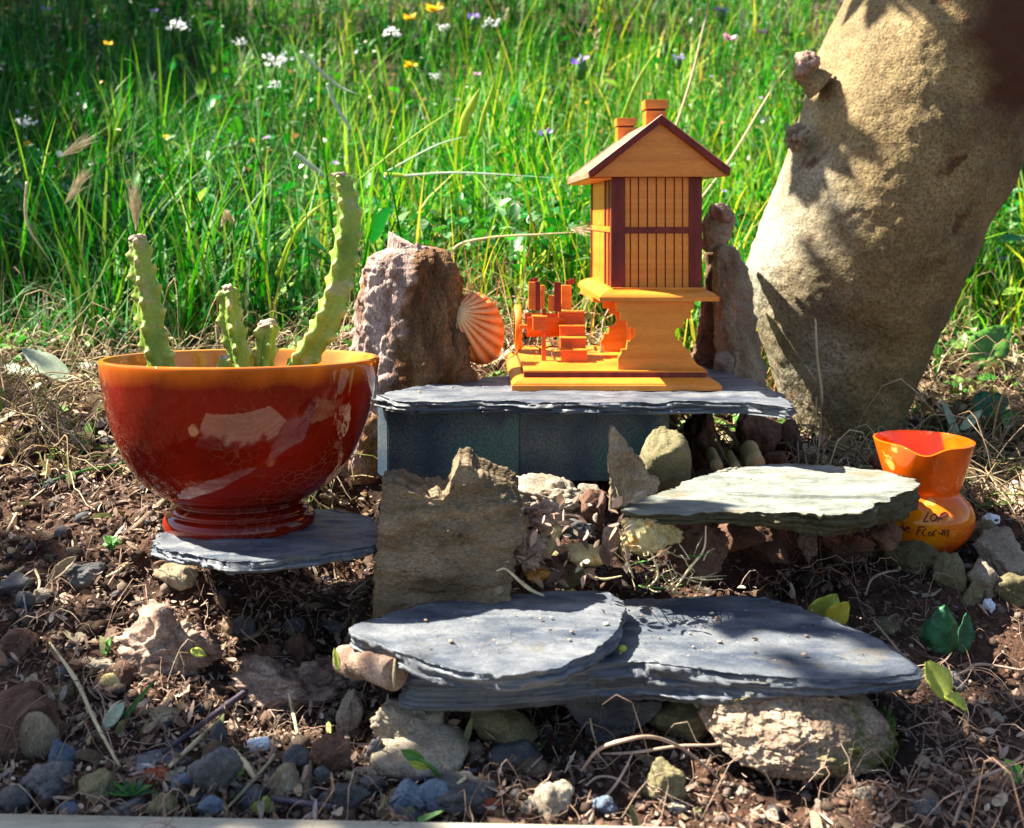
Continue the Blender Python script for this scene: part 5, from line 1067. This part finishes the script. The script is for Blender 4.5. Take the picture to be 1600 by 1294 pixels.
blade([(722, 212), (728, 185), (740, 160), (750, 137)], 1.95, 15, m_lime, 'short broad yellow blade above the standing stone')
blade([(748, 215), (756, 180), (770, 140), (772, 120)], 2.0, 7, m_lime, 'slim yellow-green blade right of the broad yellow one')
blade([(470, 80), (500, 110), (530, 135), (560, 148)], 1.95, 6, m_paleb, 'silvery bent blade in the upper meadow, upper part')
blade([(512, 130), (520, 155), (540, 190), (552, 208)], 1.95, 7, m_paleb, 'silvery blade hanging below the bent one')
blade([(600, 276), (640, 274), (700, 270), (770, 272), (880, 279)], 1.8, 4.5, m_paleb, 'long pale arching blade running towards the roof')
blade([(600, 272), (632, 276), (646, 300), (652, 332)], 1.8, 7, m_lime, 'drooping lime blade above the standing stone')
blade([(560, 282), (640, 218), (724, 160)], 1.85, 3.5, m_lime, 'straight thin blade slanting up over the standing stone')
blade([(604, 268), (680, 228), (724, 214)], 1.85, 3, m_paleb, 'thin pale blade crossing towards the broad yellow blade')
blade([(432, 430), (455, 375), (485, 335), (500, 322)], 1.7, 7, m_lime, 'lime blade arching left of the tall cactus stem')
blade([(186, 280), (205, 200), (218, 140), (210, 100), (195, 92)], 2.0, 3, m_green, 'tall thin stalk bending over in the upper left')
blade([(460, 238), (490, 262), (520, 285)], 1.9, 8, m_paleb, 'pale blade pointing at the tip of the tall cactus stem')
blade([(42, 284), (40, 330), (48, 362), (80, 410)], 1.8, 5, m_straw, 'dry kinked blade at the left border', 'dry blade', 'dry_stalk')
blade([(708, 430), (710, 388), (760, 372), (850, 366), (920, 362)], 1.65, 4, m_straw, 'bent dry straw stalk arching between the standing stone and the mill', 'straw', 'straw', flat=.8)
blade([(450, 260), (470, 220), (487, 130), (490, 90)], 2.2, 4, m_green, 'upright stalk in the middle of the meadow')
blade([(1020, 300), (1075, 140), (1100, 40), (1112, -10)], 2.4, 4, m_straw, 'long pale stalk rising over the roof', 'stalk', 'dry_stalk', flat=.9)
blade([(960, 240), (975, 180), (1000, 120), (1040, 60)], 2.6, 6, m_lime, 'lime blade arching behind the chimneys')
blade([(1080, 330), (1140, 250), (1200, 150), (1240, 90)], 2.3, 3.5, m_straw, 'slanting pale stalk between roof and trunk', 'stalk', 'dry_stalk', flat=.9)
def plume(px, py, ang, L_, Y, label):
    t = thing('grass_plume', P(px, py, Y), label, 'seed head'); parts = []; rs = np.random.RandomState(int(px))
    ux, uy = math.cos(ang), -math.sin(ang)
    for i in range(60):
        q = rs.rand(); o = rs.normal()*.16*(1-.5*q); b = P(px+ux*L_*q*.5, py+uy*L_*q*.5, Y+rs.uniform(-.01, .01)); e = P(px+(ux-uy*o)*L_*(.55+.5*q), py+(uy+ux*o)*L_*(.55+.5*q), Y+rs.uniform(-.02, .02))
        parts.append(leafV(b, e, .0022, up=(0, -1, .2), n=4, m=3, shape='blade'))
    V, Fc = join(parts); mk('bristles', V, Fc, m_straw, t)
plume(92, 246, .55, 66, 1.8, 'bleached bristly seed head at the far left, upper one')
plume(100, 320, .95, 66, 1.75, 'bleached bristly seed head at the far left, lower one')
plume(212, 362, 1.62, 80, 1.6, 'upright bleached seed head right behind the left cactus stem')
plume(345, 355, 1.2, 30, 1.7, 'small starry bleached seed head behind the bowl')
plume(368, 352, 2.2, 30, 1.72, 'small spreading bleached seed head beside the starry one')
plume(890, 358, .0, 48, 1.55, 'pale grass ear pointing right at the mill wall')

# ------------------------------------------------------------------ the tree's limbs; unseen leaf clumps added towards the sun to cast dappled shade
limbs = []
for i, (p0, p1, p2, r0) in enumerate([((.93, 1.62, 1.9), (.3, 1.9, 2.7), (-.9, 2.1, 3.0), .06), ((.95, 1.63, 2.0), (1.4, 2.2, 2.8), (1.6, 3, 3.2), .06), ((.5, 1.8, 2.45), (-.2, 1.3, 2.75), (-1.0, 1.2, 2.7), .035), ((.94, 1.62, 1.9), (1.1, 1.7, 2.4), (1.0, 1.8, 3.2), .08)]):
    mtube('limb', [p0, p1, p2], [r0, r0*.7, r0*.3], m_bark, tree, n=24, seg=14, jit=.1)
def shade_leaves(spots, seed):
    r = np.random.RandomState(seed); parts = []
    for (tx, ty, tz, rad, n, H) in spots:
        c = np.array([tx, ty, tz])+np.array(S)*(H-tz)/S.z
        ax1 = np.cross(np.array(S), [0, 0, 1.]); ax1 /= np.linalg.norm(ax1); ax2 = np.cross(ax1, np.array(S))
        for _ in range(n):
            a = r.rand()*6.28; q = rad*math.sqrt(r.rand()); p = c+ax1*q*math.cos(a)+ax2*q*math.sin(a)+np.array(S)*r.uniform(-.25, .35)
            d = r.normal(size=3); d /= np.linalg.norm(d); L_ = r.uniform(.035, .07)*max(1, min(2.6, rad/.12))
            parts.append(leafV(p, p+d*L_, L_*.6, up=np.array(S)+r.normal(size=3)*.5, n=5, m=3))
    return join(parts)
SPOTS = []
def spot(px, py, rad, n, H=2.2): g = G(px, py); SPOTS.append((g.x, g.y, g.z, rad, n, H))
for a in [(-60, 1230, .13, 130), (60, 1260, .12, 130), (200, 1250, .085, 110), (330, 1255, .07, 80), (450, 1260, .06, 60), (560, 1262, .045, 34), (700, 1275, .04, 30), (60, 1130, .06, 60), (160, 1180, .045, 40), (-30, 980, .07, 60), (30, 900, .04, 24),
          (-20, 420, .32, 620, 2.6), (-60, 250, .40, 620, 2.8), (30, 120, .6, 900, 3.2), (120, 30, .6, 600, 3.4), (150, 300, .16, 130, 2.8), (250, 160, .22, 140, 3.0), (230, 400, .10, 60, 2.6), (420, 380, .10, 60, 2.6), (620, 330, .08, 34, 2.6), (300, 60, .3, 80, 3.3), (560, 90, .35, 90, 3.3), (800, 60, .35, 110, 3.3), (640, 200, .16, 60, 3.0), (330, 200, .18, 60, 3.0), (500, 250, .10, 26, 2.8), (1000, 60, .3, 90, 3.3), (840, 150, .15, 40, 3.0), (210, 330, .12, 40, 2.8),
          (1590, 330, .3, 420, 2.6), (1600, 230, .4, 420, 2.8), (1590, 460, .14, 130), (1560, 650, .07, 60), (1540, 480, .08, 20), (1560, 760, .05, 30), (20, 640, .07, 34), (130, 690, .05, 16), (1590, 1270, .06, 40), (1480, 1280, .04, 22), (1590, 1150, .04, 18)]:
    spot(*a)
for px, py, Y, rad, n, H in [(1150, 945, .975, .035, 20, 1.1), (1240, 965, .95, .022, 12, 1.1), (1640, 60, 1.45, .08, 130, 1.6), (1640, 180, 1.45, .07, 110, 1.55), (1560, 560, 1.45, .05, 60, 1.3)]:
    pass; p = P(px, py, Y); SPOTS.append((p.x, p.y, p.z, rad, n, H))
V, Fc = shade_leaves(SPOTS, 4); cr_ = mk('shade_clumps', V, Fc, m_green, tree); cr_['kind'] = 'stuff'
